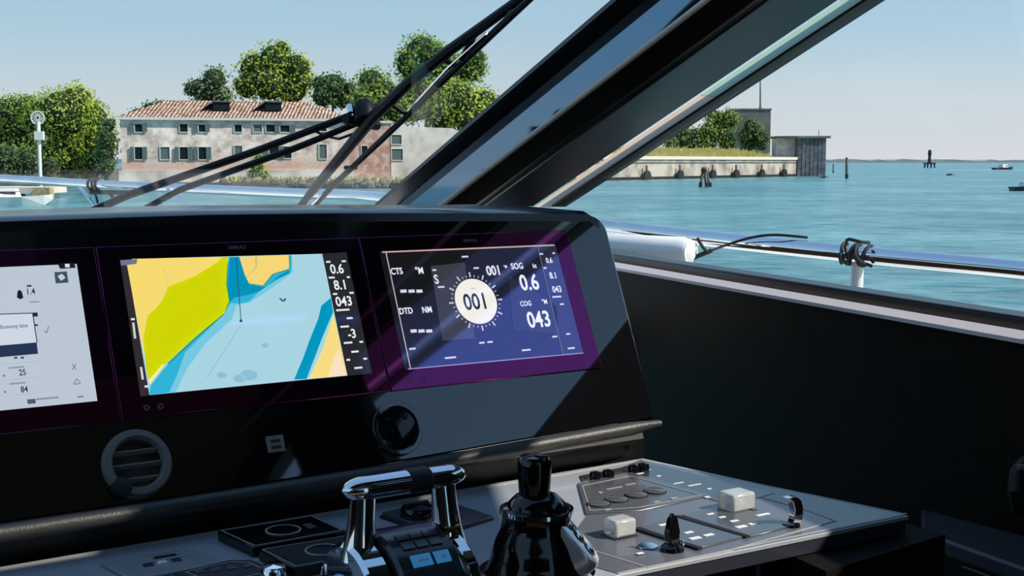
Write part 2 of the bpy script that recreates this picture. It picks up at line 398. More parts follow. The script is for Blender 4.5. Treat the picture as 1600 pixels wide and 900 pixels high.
for k, (f0, f1, mt) in enumerate(((0, .22, 'seal_cream'), (.2205, .44, 'seal_green'), (.4405, .46, 'seal_cream'), (.4605, 1, 'seal_green'))):
    a, b = at(834, 324, 3.63), at(863, 324, 3.66); n_ = nrm(np.cross(b - a, D)); n_ = n_ if n_.dot(a) > 0 else -n_
    s0, s1 = D * LP * f0, D * LP * (f1 - f0)
    MB().poly([a + s0, b + s0, b + s0 + s1, a + s0 + s1]).build('window_seal', mt, pil, smooth=False)
strip('outer_edge', 862, 3.64, 884, 3.70, .03, 'black_rubber', bev=.004, lab='black rubber outer edge')

# white side deck outside the sill (below eye level, hidden by the sill from the helm)
m = MB(); m.prism([wl(-3.0, -1.10, -.08), wl(4.2, -1.10, -.08), wl(4.2, -1.10, -.85), wl(-1.5, -1.10, -1.0), wl(-3.0, -1.10, -.6)], UP * -.12)
m.build('side_deck', 'gelcoat', label='white side deck of the boat outside the side window', category='deck', **ST)

# foredeck ahead of the windscreen and the cowl between dashboard and glass (both below the line of sight)
fdk = [B0 + U * .30, V(.40, 4.55, 0), V(-.66, 6.05, 0), V(-2.6, 7.85, 0), V(-4.9, 9.1, 0), V(-6.4, 8.6, 0), V(-5.2, 4.0, 0), B0 - U * 2.7]
m = MB(); m.prism([V(p[0], p[1], -.50) for p in fdk], UP * -.12)
m.build('foredeck', 'gelcoat', label='white foredeck of the boat ahead of the windscreen', category='deck', **ST)
m = MB(); m.prism([V(p[0], p[1], -.24) for p in (OF + U * -1.2 + W * .36, OF + U * .28 + W * .36, B0 + U * .12, B0 - U * 2.6)], UP * -.28)
m.build('windscreen_cowl', 'black_matte', label='black cowl between the dashboard and the windscreen foot', category='cowl', **ST)
# water
m = MB(); R = 9000; m.poly([V(-R, -200, ZW), V(R, -200, ZW), V(R, 2 * R, ZW), V(-R, 2 * R, ZW)])
m.build('water', 'water', smooth=False, origin=(0, 0, ZW), label='rippled blue green lagoon water', category='water', **ST)

# ================================================================== DASHBOARD
def vtop(u): return float(np.interp(u, [-1.2, -.71, -.45, -.245, -.018, .2, .27], [.160, .168, .171, .169, .164, .158, .155]))
def vbot(u): return float(np.interp(u, [-1.2, -.5, -.23, .05, .292], [-.238, -.236, -.232, -.224, -.217]))
UL, UR = -1.2, .296
dash = thing('dashboard', 'glossy black dashboard carrying the three screens', 'dashboard', OF + U * -.4 + UP * -.9)
top = [(u, vtop(u)) for u in np.linspace(UL, .262, 18)]
cor = [(.262 + .034 * math.sin(t), vtop(.262) - .034 + .034 * math.cos(t)) for t in np.linspace(.2, math.pi / 2, 6)]
bot = [(u, vbot(u)) for u in np.linspace(.290, UL, 18)]
outl = top + cor + bot
m = MB(); m.prism([fuv(a, b, 0) for a, b in outl[::-1]], NF * -.03)
m.build('fascia', 'fascia_gloss', dash, bevel=.004)
def dp(u, a, b): return OF + U * u + W * a + UP * b
rings = []
for u in list(np.linspace(UL, .24, 16)) + [.262, .280]:
    v = vtop(u) - (.012 if u > .27 else 0) ; a, b = v * math.sin(tl), v * math.cos(tl)
    rings.append([dp(u, a - .006, b - .012), dp(u, a - .002, b + .001), dp(u, a + .012, b + .006), dp(u, a + .19, b + .009), dp(u, a + .21, b - .006), dp(u, a + .20, b - .03), dp(u, a + .02, b - .03)])
MB().loft([r[::-1] for r in rings]).build('hood', 'hood_black', dash)
prof = [(-.070, -.236), (.075, .115), (.28, .120), (.42, 0), (.46, -1.3), (-.02, -1.3), (-.070, -.34)]
m = MB(); m.prism([dp(UL, a, b) for a, b in prof], U * (UR - .012 - UL)); m.build('dash_body', 'black_satin', dash, smooth=False)
lp = [dp(u, vbot(u) * math.sin(tl) - .020, vbot(u) * math.cos(tl) - .006) for u in np.linspace(UL, .285, 24)]
m = MB(); m.tube(lp, [.0115] * 23 + [.006], 10); m.build('padded_lip', 'lip_leather', dash)

# --- small fittings on the fascia, and one reflection built as a plate
def on(x, y, h=0): return fuv(*uv(x, y), h)
vt = thing('air_vent', 'round open air vent with grey slats below the chart screen', 'air vent', on(213, 725))
c0 = on(213, 725)
m = MB(); m.lathe(c0, NF, [(.046, 0), (.046, .006), (.043, .012), (.036, .013), (.033, .008), (.033, -.012), (.0, -.012)], 36); m.build('rim', 'vent_grey', vt)
m = MB(); m.lathe(c0 - NF * .004, NF, [(.0328, -.006), (.0328, 0), (0, .001)], 24); m.build('cavity', 'black_rubber', vt)
for k, dv in enumerate((-.021, -.002, .016)):
    hw = math.sqrt(.0325 ** 2 - dv ** 2)
    p = [c0 + U * t * hw + VV * (dv - .004) for t in (-1, 1)]
    m = MB(); m.prism([p[0] - NF * .001, p[1] - NF * .001, p[1] + NF * .007 + VV * .004, p[0] + NF * .007 + VV * .004], VV * .0022); m.build('slat', 'vent_grey', vt)
m = MB(); m.lathe(c0 - U * .026 - VV * .030, NF, [(.014, .004), (.013, .014), (.006, .017), (0, .017)], 14); m.build('thumb_tab', 'black_rubber', vt)
v2 = thing('air_vent', 'round closed black air vent below the right screen', 'air vent', on(620, 670)); c0 = on(620, 670)
m = MB(); m.ring(c0, NF, .034, .041, .006, 36); m.build('rim', 'fascia_gloss', v2, bevel=.001)
m = MB(); m.lathe(c0, NF, [(.0325, 0), (.0325, .003), (.022, .0055), (0, .006)], 32); m.build('disc_cover', 'black_gloss', v2)
m = MB(); m.lathe(c0 + U * .016 + VV * .016, NF, [(.004, .002), (.004, .008), (0, .0085)], 12); m.build('pivot_knob', 'black_rubber', v2)
sq = thing('reflected_square', 'reflected square with two bars, modelled as a grey plate between the air vents', 'reflection', on(430, 694)); c0 = on(430, 694)  # a reflection in the gloss, modelled as a raised grey plate
m = MB(); m.cbox(c0 + NF * .0015, U * .026, VV * .024, NF * .003); m.build('plate', 'reflection_grey', sq, bevel=.001)
for d in (-.005, .004):
    m = MB(); m.cbox(c0 + NF * .0035 + VV * d, U * .014, VV * .0035, NF * .001); m.build('bar', 'black_rubber', sq)

# --- three displays
def mfd(u0, u1, s0, s1, label):
    t = thing('multifunction_display', label, 'screen', fuv((u0 + u1) / 2, -.123, 0), 'displays across the dashboard')
    m = MB(); m.prism([fuv(a, b, -.001) for a, b in ((u0 + .0009, -.1225), (u1 - .0009, -.1225), (u1 - .0009, .127), (u0 + .0009, .127))], NF * .004)
    m.build('bezel', 'bezel_glass', t, bevel=.0012)
    return t
def quad_uv(m, a0, b0, a1, b1, h, col): m.cur = col; m.poly([fuv(a0, b0, h), fuv(a1, b0, h), fuv(a1, b1, h), fuv(a0, b1, h)]); m.cur = None
def px_poly(m, pts, h, col):
    q = [uv(*p) for p in pts]
    ar = sum(q[i][0] * q[(i + 1) % len(q)][1] - q[(i + 1) % len(q)][0] * q[i][1] for i in range(len(q)))
    if ar < 0: q = q[::-1]
    m.cur = col; m.poly([fuv(a, b, h) for a, b in q]); m.cur = None
def px_line(m, pts, w, h, col):               # w in metres
    q = [V(*uv(*p)) for p in pts]
    for a, b in zip(q[:-1], q[1:]):
        d = nrm(b - a); n_ = V(-d[1], d[0]) * w / 2
        m.cur = col; m.poly([fuv(*(a - n_), h), fuv(*(b - n_), h), fuv(*(b + n_), h), fuv(*(a + n_), h)]); m.cur = None
def px_text(par, s, x, y, size, h, col, cond=.8): c_ = MB(); put_text(c_, s, on(x, y, h), U, VV, size, cond, col); c_.build('readout', 'display', par, smooth=False)
def poly_part(par, name, pts, h, col): c_ = MB(); px_poly(c_, pts, h, col); c_.build(name, 'display', par, smooth=False)
def px_dash(m, x, y, w, hgt, h, col):         # a short bar of unreadably small print
    a, b = uv(x, y); quad_uv(m, a - w / 2, b - hgt / 2, a + w / 2, b + hgt / 2, h, col)
H0, H1, H2, H3 = .0034, .0038, .0042, .0046
WHT = (235, 238, 240)
S2, S3 = (-.563, -.216), (-.160, .1745); SV0, SV1 = -.0925, .1025

def touch_marks(t, x, y):
    m = MB()
    for k in (0, 1):
        a, b = uv(x + 22 * k, y - 2 * k); m.ring(fuv(a, b, .003), NF, .0022, .0042, .0004, 14)
    m.build('touch_keys', 'icon_dim', t)
def logo(t, x, y):
    m = MB(); put_text(m, 'SIMRAD', on(x, y, .0033), U, VV, .0052, 1.05); m.build('maker_mark', 'icon_dim', t, smooth=False)

# screen with the chart
t2 = mfd(-.594, -.191, *S2, 'middle screen showing a yellow and blue nautical chart')
Z2 = lambda x, y: (160 + x / 2.8136, 360 + y / 2.8136)
m = MB(); quad_uv(m, S2[0], SV0, S2[1], SV1, H0, (34, 36, 38)); scr = m.build('screen', 'display', t2, smooth=False)
ZN = ['chart_shallow_water']
def zp(pts, h, col): poly_part(scr, ZN[0], [Z2(*p) for p in pts], h, col)
zp([(103, 150), (128, 130), (962, 107), (1072, 641), (203, 727)], H1, (168, 212, 226))
ZN[0] = 'chart_deep_water'
zp([(552, 122), (830, 113), (832, 188), (790, 222), (700, 285), (640, 322), (585, 335), (565, 395), (450, 500), (370, 610), (318, 715), (203, 727), (207, 680), (285, 590), (525, 375), (556, 330)], H1 + .0001, (118, 200, 226))
zp([(552, 122), (826, 113), (826, 185), (760, 222), (690, 268), (640, 318), (590, 326), (552, 322), (520, 382), (360, 540), (325, 640), (290, 716), (203, 727), (207, 690), (285, 590), (525, 368), (545, 310), (540, 240)], H1 + .0002, (46, 178, 214))
zp([(556, 122), (604, 121), (625, 205), (645, 245), (715, 252), (770, 205), (815, 180), (820, 192), (760, 222), (690, 270), (630, 290), (575, 300), (556, 320), (546, 245)], H1 + .0003, (0, 146, 186))
zp([(1000, 300), (1010, 362), (960, 480), (930, 560), (893, 656), (838, 660), (880, 560), (905, 490), (945, 390), (958, 335)], H1 + .0002, (0, 150, 190))
ZN[0] = 'chart_land'
zp([(103, 150), (128, 130), (522, 121), (508, 140), (400, 207), (285, 252), (265, 300), (235, 345), (197, 378), (182, 470), (180, 560)], H1 + .0004, (246, 218, 112))
zp([(598, 121), (814, 113), (817, 172), (742, 196), (702, 246), (640, 236), (622, 200)], H1 + .0004, (246, 214, 118))
zp([(1012, 372), (1072, 641), (903, 656), (962, 530)], H1 + .0004, (248, 220, 130))
zp([(1030, 520), (1072, 641), (985, 650), (1000, 600)], H1 + .0005, (250, 226, 190))
ZN[0] = 'chart_tidal_flat'
zp([(520, 122), (552, 121), (545, 150), (540, 240), (552, 315), (532, 368), (400, 475), (282, 582), (206, 680), (190, 620), (176, 480), (197, 378), (235, 345), (266, 300), (285, 252), (400, 207), (508, 140)], H1 + .0005, (208, 214, 0))
zp([(206, 682), (270, 592), (262, 590), (200, 660)], H1 + .0006, (244, 240, 150))
c = MB()
px_line(c, [Z2(583, 122), Z2(596, 280), Z2(605, 402)], .0012, H2, (40, 60, 90)); px_dash(c, *Z2(605, 402), .004, .004, H2, (30, 50, 80))
px_line(c, [Z2(604, 420), Z2(540, 520), Z2(455, 650)], .0010, H2, (130, 185, 200))
px_line(c, [Z2(775, 302), Z2(790, 316), Z2(802, 304)], .0030, H2, (70, 105, 120))
px_line(c, [Z2(235, 150), Z2(265, 172), Z2(278, 205), Z2(282, 250)], .0010, H2, (190, 170, 110))
px_line(c, [Z2(556, 318), Z2(525, 375), Z2(400, 482), Z2(285, 590)], .0022, H2, (50, 150, 90)); px_line(c, [Z2(546, 130), Z2(541, 240), Z2(554, 318)], .0022, H2, (60, 150, 80))
px_line(c, [Z2(672, 122), Z2(672, 165), Z2(630, 212)], .0026, H2, (90, 130, 110)); px_line(c, [Z2(640, 240), Z2(702, 250), Z2(745, 198), Z2(818, 176), Z2(822, 118)], .0022, H2, (60, 160, 150))
px_line(c, [Z2(1010, 368), Z2(962, 530), Z2(905, 654)], .0020, H2, (150, 225, 190))
for x, y, r in ((710, 510, 14), (640, 640, 32), (600, 655, 24), (520, 640, 18)): px_poly(c, [Z2(x + r * 1.2 * math.cos(a), y + r * .75 * math.sin(a)) for a in np.linspace(0, 6.28, 12, endpoint=False)], H2, (138, 192, 208))
c.build('chart_lines', 'display', scr, smooth=False, kind='stuff')
c = MB(); ZN[0] = 'side_strip'
zp([(962, 107), (1072, 641), (1180, 632), (1068, 100)], H2, (38, 40, 43)); zp([(74, 136), (103, 135), (203, 727), (164, 733)], H2, (48, 44, 46)); zp([(74, 136), (150, 131), (146, 152), (80, 160)], H2 + .0001, (110, 116, 136))
for s, x, y, k in (('0.6', 1026, 176, .0150), ('8.1', 1042, 246, .0150), ('043', 1057, 318, .0150), ('-3', 1092, 460, .0140)): px_text(scr, s, *Z2(x, y), k, H3, WHT, .86)
for x, y, w in ((988, 143, .007), (1056, 140, .007), (1003, 212, .010), (1076, 210, .005), (1018, 284, .007), (1090, 279, .007), (1052, 354, .022), (1082, 390, .010), (1060, 427, .014), (1075, 498, .014), (1133, 494, .006), (1105, 537, .012), (1076, 573, .006), (1150, 568, .006), (1120, 608, .013), (130, 395, .005), (190, 690, .005)): px_dash(c, *Z2(x, y), w, .0030, H3, (225, 226, 228))
for x, y0, y1 in ((132, 410, 480), (166, 605, 660)): px_line(c, [Z2(x, y0), Z2(x + 8, y1)], .003, H3, (215, 210, 205))
c.build('small_print', 'display', scr, smooth=False, kind='stuff')
logo(t2, 370, 388); touch_marks(t2, 228, 638)

# screen with the compass
t3 = mfd(-.191, .2075, *S3, 'right screen with a round white compass dial and large digits')
Z3 = lambda x, y: (560 + x / 3.1025, 350 + y / 3.1025)
m = MB(); quad_uv(m, S3[0], SV0, S3[1], SV1, H0, (22, 23, 24)); scr = m.build('screen', 'display', t3, smooth=False)
c = MB()
px_poly(c, [Z3(*p) for p in ((345, 208), (510, 190), (560, 560), (402, 568))], H1, (58, 60, 66)); px_poly(c, [Z3(*p) for p in ((720, 250), (745, 520), (960, 540), (955, 400))], H1, (34, 38, 44))
px_poly(c, [Z3(*p) for p in ((862, 108), (948, 102), (1084, 628), (985, 636))], H1, (36, 40, 48))
px_line(c, [Z3(862, 108), Z3(985, 636)], .0010, H2, (120, 120, 140)); px_line(c, [Z3(110, 141), Z3(945, 107)], .0022, H2, (205, 170, 160)); px_line(c, [Z3(128, 140), Z3(248, 708)], .0016, H2, (190, 180, 190))
px_line(c, [Z3(235, 707), Z3(1084, 629)], .0016, H2, (150, 140, 180))
c.build('panel_graphics', 'display', scr, smooth=False, kind='stuff')
c = MB(); a0, b0 = uv(742, 472)
c.cur = (240, 238, 228); c.poly([fuv(a0 + .0385 * math.cos(t), b0 + .0385 * math.sin(t), H2) for t in np.linspace(0, 2 * math.pi, 48, endpoint=False)]); c.cur = None; c.build('compass_dial', 'display', scr, smooth=False); c = MB()
for k in range(36):
    t = math.radians(k * 10); r0, r1 = .0415, (.0500 if k % 3 == 0 else .0450); d = V(math.cos(t), math.sin(t)); n_ = V(-d[1], d[0]) * (.0012 if k % 3 == 0 else .0006)
    c.cur = (200, 205, 215); c.poly([fuv(a0 + q[0], b0 + q[1], H2) for q in (d * r0 - n_, d * r1 - n_, d * r1 + n_, d * r0 + n_)]); c.cur = None
c.build('compass_ticks', 'display', scr, smooth=False, kind='stuff')
c = MB()
put_text(c, '001', fuv(a0 - .001, b0 - .002, H3), U, VV, .0270, .80, (38, 40, 46)); c.build('dial_reading', 'display', scr, smooth=False); c = MB()
for s, x, y, k in (('CTS', 180, 235, .0105), ('°M', 290, 232, .0110), ('DTD', 225, 427, .0100), ('NM', 327, 421, .0100), ('S', 372, 275, .0150), ('001', 650, 232, .0165), ('°M', 706, 212, .0050), ('SOG', 763, 210, .0105), ('kt', 848, 208, .0080), ('0.6', 822, 291, .0270), ('COG', 805, 391, .0085), ('°M', 896, 382, .0080), ('043', 869, 470, .0270), ('0.6', 918, 182, .0095), ('8.1', 938, 255, .0110), ('043', 956, 322, .0110)): px_text(scr, s, *Z3(x, y), k, H3, WHT)
for y, xs in ((330, (213, 252, 290)), (523, (262, 300, 337))):
    for x in xs: px_dash(c, *Z3(x, y), .0105, .0050, H3, (215, 218, 228))
for x, y, w in ((440, 652, .020), (807, 615, .017), (592, 580, .010), (632, 576, .010), (256, 609, .011), (511, 163, .012), (362, 228, .007), (395, 310, .012), (565, 218, .010), (880, 150, .007), (940, 146, .005), (898, 218, .006), (955, 357, .018), (980, 393, .008), (945, 550, .010), (1010, 537, .008), (1025, 606, .014), (550, 318, .009)): px_dash(c, *Z3(x, y), w, .0028, H3, (210, 212, 225))
c.build('small_print', 'display', scr, smooth=False, kind='stuff')
logo(t3, 733, 377); touch_marks(t3, 639, 595)

# screen cut by the picture's left edge
t1 = mfd(-.997, -.594, -.97, -.622, 'leftmost screen with a pale grey page, cut by the picture edge')
Z1 = lambda x, y: (x / 3.6, 400 + y / 3.6)
m = MB(); quad_uv(m, -.97, SV0, -.622, SV1, H0, (186, 198, 210)); scr = m.build('screen', 'display', t1, smooth=False)
c = MB()
PX = lambda *p: [Z1(*q) for q in p]
px_poly(c, PX((-150, 338), (180, 327), (203, 492), (-150, 515)), H1, (205, 214, 224)); px_poly(c, PX((-150, 522), (203, 491), (211, 555), (-150, 588)), H1 + .0001, (30, 48, 70))
px_line(c, PX((-150, 338), (180, 327), (205, 492)), .0014, H2, (60, 70, 85)); px_poly(c, PX((178, 325), (207, 323), (210, 345), (182, 348)), H2, (25, 35, 50))
px_poly(c, PX((302, 97), (372, 92), (382, 155), (310, 160)), H1, (60, 80, 98)); px_poly(c, PX((320, 118), (345, 106), (365, 128), (340, 146)), H2, (190, 205, 215))
px_poly(c, PX((320, 48), (415, 44), (422, 72), (335, 78)), H1, (24, 30, 40)); px_dash(c, *Z1(375, 60), .006, .005, H2, (220, 225, 230))
px_poly(c, PX((92, 240), (95, 205), (108, 195), (120, 208), (128, 240), (112, 250)), H2, (20, 20, 22))
px_poly(c, PX((148, 812), (195, 808), (198, 834), (152, 838)), H2, (80, 90, 105))
c.build('page_graphics', 'display', scr, smooth=False, kind='stuff')
c = MB(); DK = (45, 52, 62)
for s, x, y, k in (('1.4', 168, 208, .0085), ('25', 123, 662, .0080), ('84', 133, 757, .0080)): px_text(scr, s, *Z1(x, y), k, H3, DK)
px_text(scr, 'Economy time', *Z1(75, 402), .0052, H3, (90, 100, 112), .8)
for x, y, w, g in ((160, 175, .006, 40), (190, 265, .012, 150), (200, 395, .004, 40), (85, 578, .004, 50), (122, 578, .004, 50), (88, 633, .020, 150), (95, 722, .020, 150), (20, 680, .003, 120), (25, 770, .003, 120), (262, 806, .028, 140), (448, 797, .008, 130)): px_dash(c, *Z1(x, y), w, .0026, H3, (g, g + 6, g + 12))
for a, b in (((400, 612), (425, 645)), ((425, 612), (402, 645)), ((410, 725), (428, 695)), ((428, 695), (448, 722)), ((448, 722), (410, 728)), ((245, 425), (258, 440)), ((258, 440), (270, 400))): px_line(c, PX(a, b), .0012, H3, (120, 128, 140))
for y in (612, 700, 790): px_line(c, PX((-150, y + 22), (225, y - 14)), .0006, H3, (160, 170, 180))
c.build('small_print', 'display', scr, smooth=False, kind='stuff')
touch_marks(t1, -240, 690)

# ================================================================== HELM CONSOLE
p1, p2, p3 = con(1004, 716), con(1420, 806), con(960, 900)
fd = nrm(p3 - p2); bd = nrm(con(0, 887) - con(880, 738))
helm = thing('helm_console', 'grey helm console top with flush control panels', 'console', con(800, 900) - UP * .9)
poly = [p1, p2, p2 + fd * 1.45, p2 + fd * 1.45 + W * .45, p1 + bd * 1.35]
m = MB(); m.prism([q - UP * .006 for q in poly], UP * .006); m.build('top_panel', 'console_grey', helm, bevel=.001)
m = MB(); c_ = sum(poly) / len(poly); m.prism([c_ + (q - c_) * .995 - UP * .024 for q in poly], UP * .018); m.build('edge_band', 'panel_dark', helm, smooth=False)
inn = -nrm(np.cross(UP, fd)); inn = inn if inn.dot(W) > 0 else -inn
m = MB(); m.prism([p2 + fd * .24 + inn * .05 - UP * .025, p2 + fd * 1.42 + inn * .05 - UP * .025, p2 + fd * 1.42 + inn * .30 - UP * .025, p2 + fd * .24 + inn * .14 - UP * .025], UP * -1.35); m.build('pedestal', 'black_matte', helm, smooth=False)
m = MB(); m.prism([con(*p, .0002) for p in ((906, 757), (1000, 719.5), (1414, 805.5), (966, 897), (905, 880), (900, 830), (921, 800))], UP * .0008); m.build('shade_overlay', 'console_shade', helm, smooth=False)  # dark sheet standing in for shade on the right of the console
def con_line(m, pts, w=.0018, h=.0018):
    for a, b in zip(pts[:-1], pts[1:]):
        a, b = con(*a), con(*b); d = nrm(b - a); n_ = np.cross(UP, d) * w / 2
        m.box(a - n_, b - a, n_ * 2, UP * h)
m = MB()
con_line(m, [(915, 858), (1011, 888), (1130, 864), (1245, 832), (1306, 815), (1250, 795), (1150, 768), (1060, 745)], .0020)
m.build('inlay_line', 'line_pale', helm, smooth=False)
m = MB(); con_line(m, [(1416, 803), (965, 897)], .0035, .0012); m.build('front_edge_highlight', 'line_pale', helm, smooth=False)  # pale strip painted in for the highlight along the front edge
m = MB(); con_line(m, [(0, 889), (880, 741), (1000, 719), (1414, 804)], .0022, .0012); m.build('back_edge_highlight', 'line_pale', helm, smooth=False)  # highlight of the back and right edges, laid on as pale strips

# black cabinet end beside the console, side ledge and grab handle by the wall
m = MB(); m.prism([con(1292, 862, -.026), con(1478, 807, -.026), con(1360, 775, -.026), con(1190, 818, -.026)], UP * -1.38)
m.build('cabinet_end', 'black_matte', smooth=False, label='black cabinet block at the right end of the helm console', category='cabinet')
zl = -.66
m = MB(); m.prism([hz(1440, 794, zl), hz(1760, 878, zl), hz(1760, 945, zl), hz(1440, 831, zl)], UP * -.03)
lg = thing('side_ledge', 'bluish grey ledge along the side panel at the lower right', 'ledge', hz(1600, 870, zl) - UP * .4)
m.build('shelf', 'panel_mid', lg, bevel=.006)
m = MB(); m.prism([hz(1450, 836, zl - .03), hz(1760, 943, zl - .03), hz(1760, 915, zl - .03), hz(1450, 815, zl - .03)], UP * -1.1); m.build('ledge_front', 'black_satin', lg, smooth=False)
m = MB(); m.tube([hz(1505, 885, zl - .06), hz(1640, 935, zl - .06)], .0025, 8); m.build('chrome_strip', 'chrome', lg)
gh = thing('grab_handle', 'dark grab handle on the side panel at the right picture edge', 'handle', at(1600, 785, 2.05))
hp = [at(1604, 722, 2.08), at(1590, 738, 2.04), at(1586, 765, 2.03), at(1592, 795, 2.04), at(1606, 812, 2.08)]
m = MB(); m.tube(hp, .012, 10); m.build('grip', 'black_rubber', gh)
m = MB(); m.cbox(at(1597, 732, 2.035), V(.016, 0, 0), V(0, .006, 0), UP * .014); m.build('bracket', 'vent_grey', gh, bevel=.002)

# --- flat control panels and what sits on them
def plate(name, pts, th, mt, label, cat, group=None, bev=.0015):
    m = MB(); m.prism([con(*p, .0004) for p in pts], UP * th); return m.build(name, mt, helm, bevel=bev, label=label)
def marks(t, specs, h, mt='icon_white', name='icon'):
    for x, y, w, d in specs:
        c0 = con(x, y, h); m = MB(); m.cbox(c0, U * w, -W * d, UP * .0006); m.build(name, mt, t, smooth=False)
def outline(t, pts, h, w=.0014, mt='line_pale', name='border_line'):
    m = MB(); q = [con(*p, h) for p in pts]
    for a, b in zip(q, q[1:] + q[:1]):
        d = nrm(b - a); n_ = np.cross(UP, d) * w / 2; m.box(a - n_, b - a, n_ * 2, UP * .0005)
    m.build(name, mt, t, smooth=False)
for i, (pts, cx, cy, lab) in enumerate((([(340, 846), (490, 821), (541, 845), (396, 872)], 436, 845, 'black raised control pad with a ring, behind its twin'), ([(404, 876), (550, 852), (606, 878), (460, 905)], 500, 877, 'black raised control pad with a ring, the nearer one beside the throttle'))):
    t = plate('control_pad', pts, .014, 'black_gloss', lab, 'control pad', 'ringed control pads')
    k = 10 ; c0 = con(cx, cy, .0144); s0 = sum(con(*p) for p in pts) / 4 + UP * .0146
    q = [s0 + (con(*p) + UP * .0146 - s0) * .94 for p in pts]; m = MB()
    for a, b in zip(q, q[1:] + q[:1]):
        d = nrm(b - a); n_ = np.cross(UP, d) * .0007; m.box(a - n_, b - a, n_ * 2, UP * .0004)
    m.build('border_line', 'line_pale', t, smooth=False)
    m = MB(); m.ring(s0, UP, .0215, .0235, .0012, 32); m.build('dial_ring', 'line_pale', t)
    m = MB(); m.lathe(s0, UP, [(.0205, 0), (.0200, .0012), (0, .0016)], 28); m.build('touch_disc', 'black_gloss', t)
    for j in range(3):
        m = MB(); m.cbox(s0 + U * .038 + W * (.008 - .008 * j), U * .012, W * .004, UP * .0008); m.build('key_mark', 'icon_dim', t, smooth=False)
t = plate('switch_panel', [(155, 884), (292, 859), (352, 884), (205, 910)], .004, 'panel_light', 'flat switch panel with pale blue keys at the lower left', 'switch panel')
outline(t, [(222, 876), (278, 866), (296, 874), (238, 884)], .005)
for i in range(3):
    c0 = con(232 + 22 * i, 889 - 4 * i, .005); m = MB(); m.cbox(c0, U * .012, W * .010, UP * .003); m.build('key', 'icon_white' if i == 1 else 'panel_dark', t, bevel=.001)
m = MB(); m.cbox(con(258, 875, .005), U * .028, W * .008, UP * .001); m.build('label_window', 'panel_dark', t)
t = plate('keypad', [(268, 905), (360, 884), (395, 884), (440, 905), (330, 930)], .008, 'panel_dark', 'rounded dark keypad at the lower edge left of the control pads', 'keypad', bev=.003)
outline(t, [(290, 905), (362, 889), (390, 890), (420, 905), (335, 922)], .0088)
for i in range(4):
    m = MB(); m.cbox(con(312 + 25 * i, 904 - 3 * i, .009), U * .012, W * .012, UP * .002); m.build('key', 'panel_mid', t, bevel=.001)
m = MB(); m.lathe(con(428, 905), UP, [(.018, 0), (.017, .010), (.014, .017), (.0, .019)], 20); kn = m.build('rotary_knob', 'chrome', helm, label='bluish chrome rotary knob')
m = MB(); m.lathe(con(428, 905), UP, [(.021, 0), (.021, .004), (0, .004)], 20); m.build('skirt', 'black_rubber', kn)

t = plate('knob_panel', [(596, 806), (690, 785), (772, 812), (690, 838)], .005, 'panel_mid', 'flat panel with a black knob seen between the throttle levers', 'switch panel')
m = MB(); con_line(m, [(596, 809), (690, 841)], .007, .004); m.build('dark_gasket', 'black_rubber', t, smooth=False)
c0 = con(652, 812, .006)
m = MB(); m.lathe(c0, UP, [(.024, 0), (.024, .009), (.022, .013), (.008, .016), (0, .016)], 24); kb = m.build('rotary_knob', 'black_gloss', helm, label='flat black rotary knob')
m = MB(); m.cbox(c0 + UP * .0175, U * .036, W * .006, UP * .005); m.build('finger_bar', 'black_satin', kb, bevel=.0015)

t = plate('button_panel', [(902, 757), (985, 740), (1112, 776), (1000, 800), (915, 806)], .0025, 'panel_mid', 'grey panel with four round flat buttons right of the joystick', 'button panel')
outline(t, [(910, 762), (985, 747), (1095, 777), (1000, 796), (922, 801)], .0032)
for x, y in ((935, 791), (963, 784), (994, 777), (1023, 771)):
    m = MB(); m.lathe(con(x, y, .0030), UP, [(.0165, 0), (.0165, .002), (.0145, .0032), (0, .0036)], 22); m.build('round_button', 'panel_mid', t)
    m = MB(); m.ring(con(x, y, .0030), UP, .0168, .0182, .0008, 22); m.build('button_ring', 'black_rubber', t)
marks(t, [(950, 800, .010, .004), (1053, 782, .012, .005), (1026, 788, .012, .004), (960, 766, .030, .003), (985, 760, .020, .003), (938, 773, .006, .006)], .0036, 'line_pale')
t = plate('button_panel', [(905, 745), (1010, 724), (1210, 772), (1140, 792), (985, 740), (910, 755)], .0015, 'panel_dark', 'dark panel with small switches along the far console edge', 'button panel')
marks(t, [(1029, 746, .008, .004), (1000, 742, .014, .004), (983, 746, .014, .003), (1078, 770, .009, .006), (1105, 779, .009, .006), (1108, 766, .008, .004), (1060, 757, .020, .003), (1085, 760, .026, .003)], .0024, 'icon_white')
for i, (x, y, lab) in enumerate(((930, 750, 'small black toggle knob at the far console edge, nearest the joystick'), (950, 747, 'small black toggle knob at the far console edge, second from the joystick'), (990, 739, 'small black toggle knob at the far console edge, third from the joystick'), (1005, 736, 'small black toggle knob at the far console edge, farthest from the joystick'))):
    m = MB(); m.lathe(con(x, y, .001), UP, [(.010, 0), (.010, .008), (.008, .012), (0, .013)], 14); k = m.build('toggle_knob', 'black_gloss', helm)
    m = MB(); m.lathe(con(x, y, .0005), UP, [(.013, 0), (.013, .002), (0, .002)], 16); m.build('base_ring', 'chrome', k)
t = plate('touch_plate', [(998, 827), (1056, 811), (1164, 841), (1094, 859)], .003, 'panel_mid', 'flat key plate with white icons beside the black toggle switch', 'switch panel')
marks(t, [(1036, 824, .014, .006), (1076, 836, .014, .006), (1086, 845, .018, .008), (1107, 840, .016, .007)], .0038)
m = MB(); con_line(m, [(994, 829), (1094, 861)], .008, .0045); m.build('dark_gasket', 'black_rubber', t, smooth=False)
t = plate('touch_plate', [(1064, 808), (1134, 790), (1246, 822), (1172, 841)], .003, 'panel_mid', 'flat key plate with a row of white icons before the chrome switch', 'switch panel')
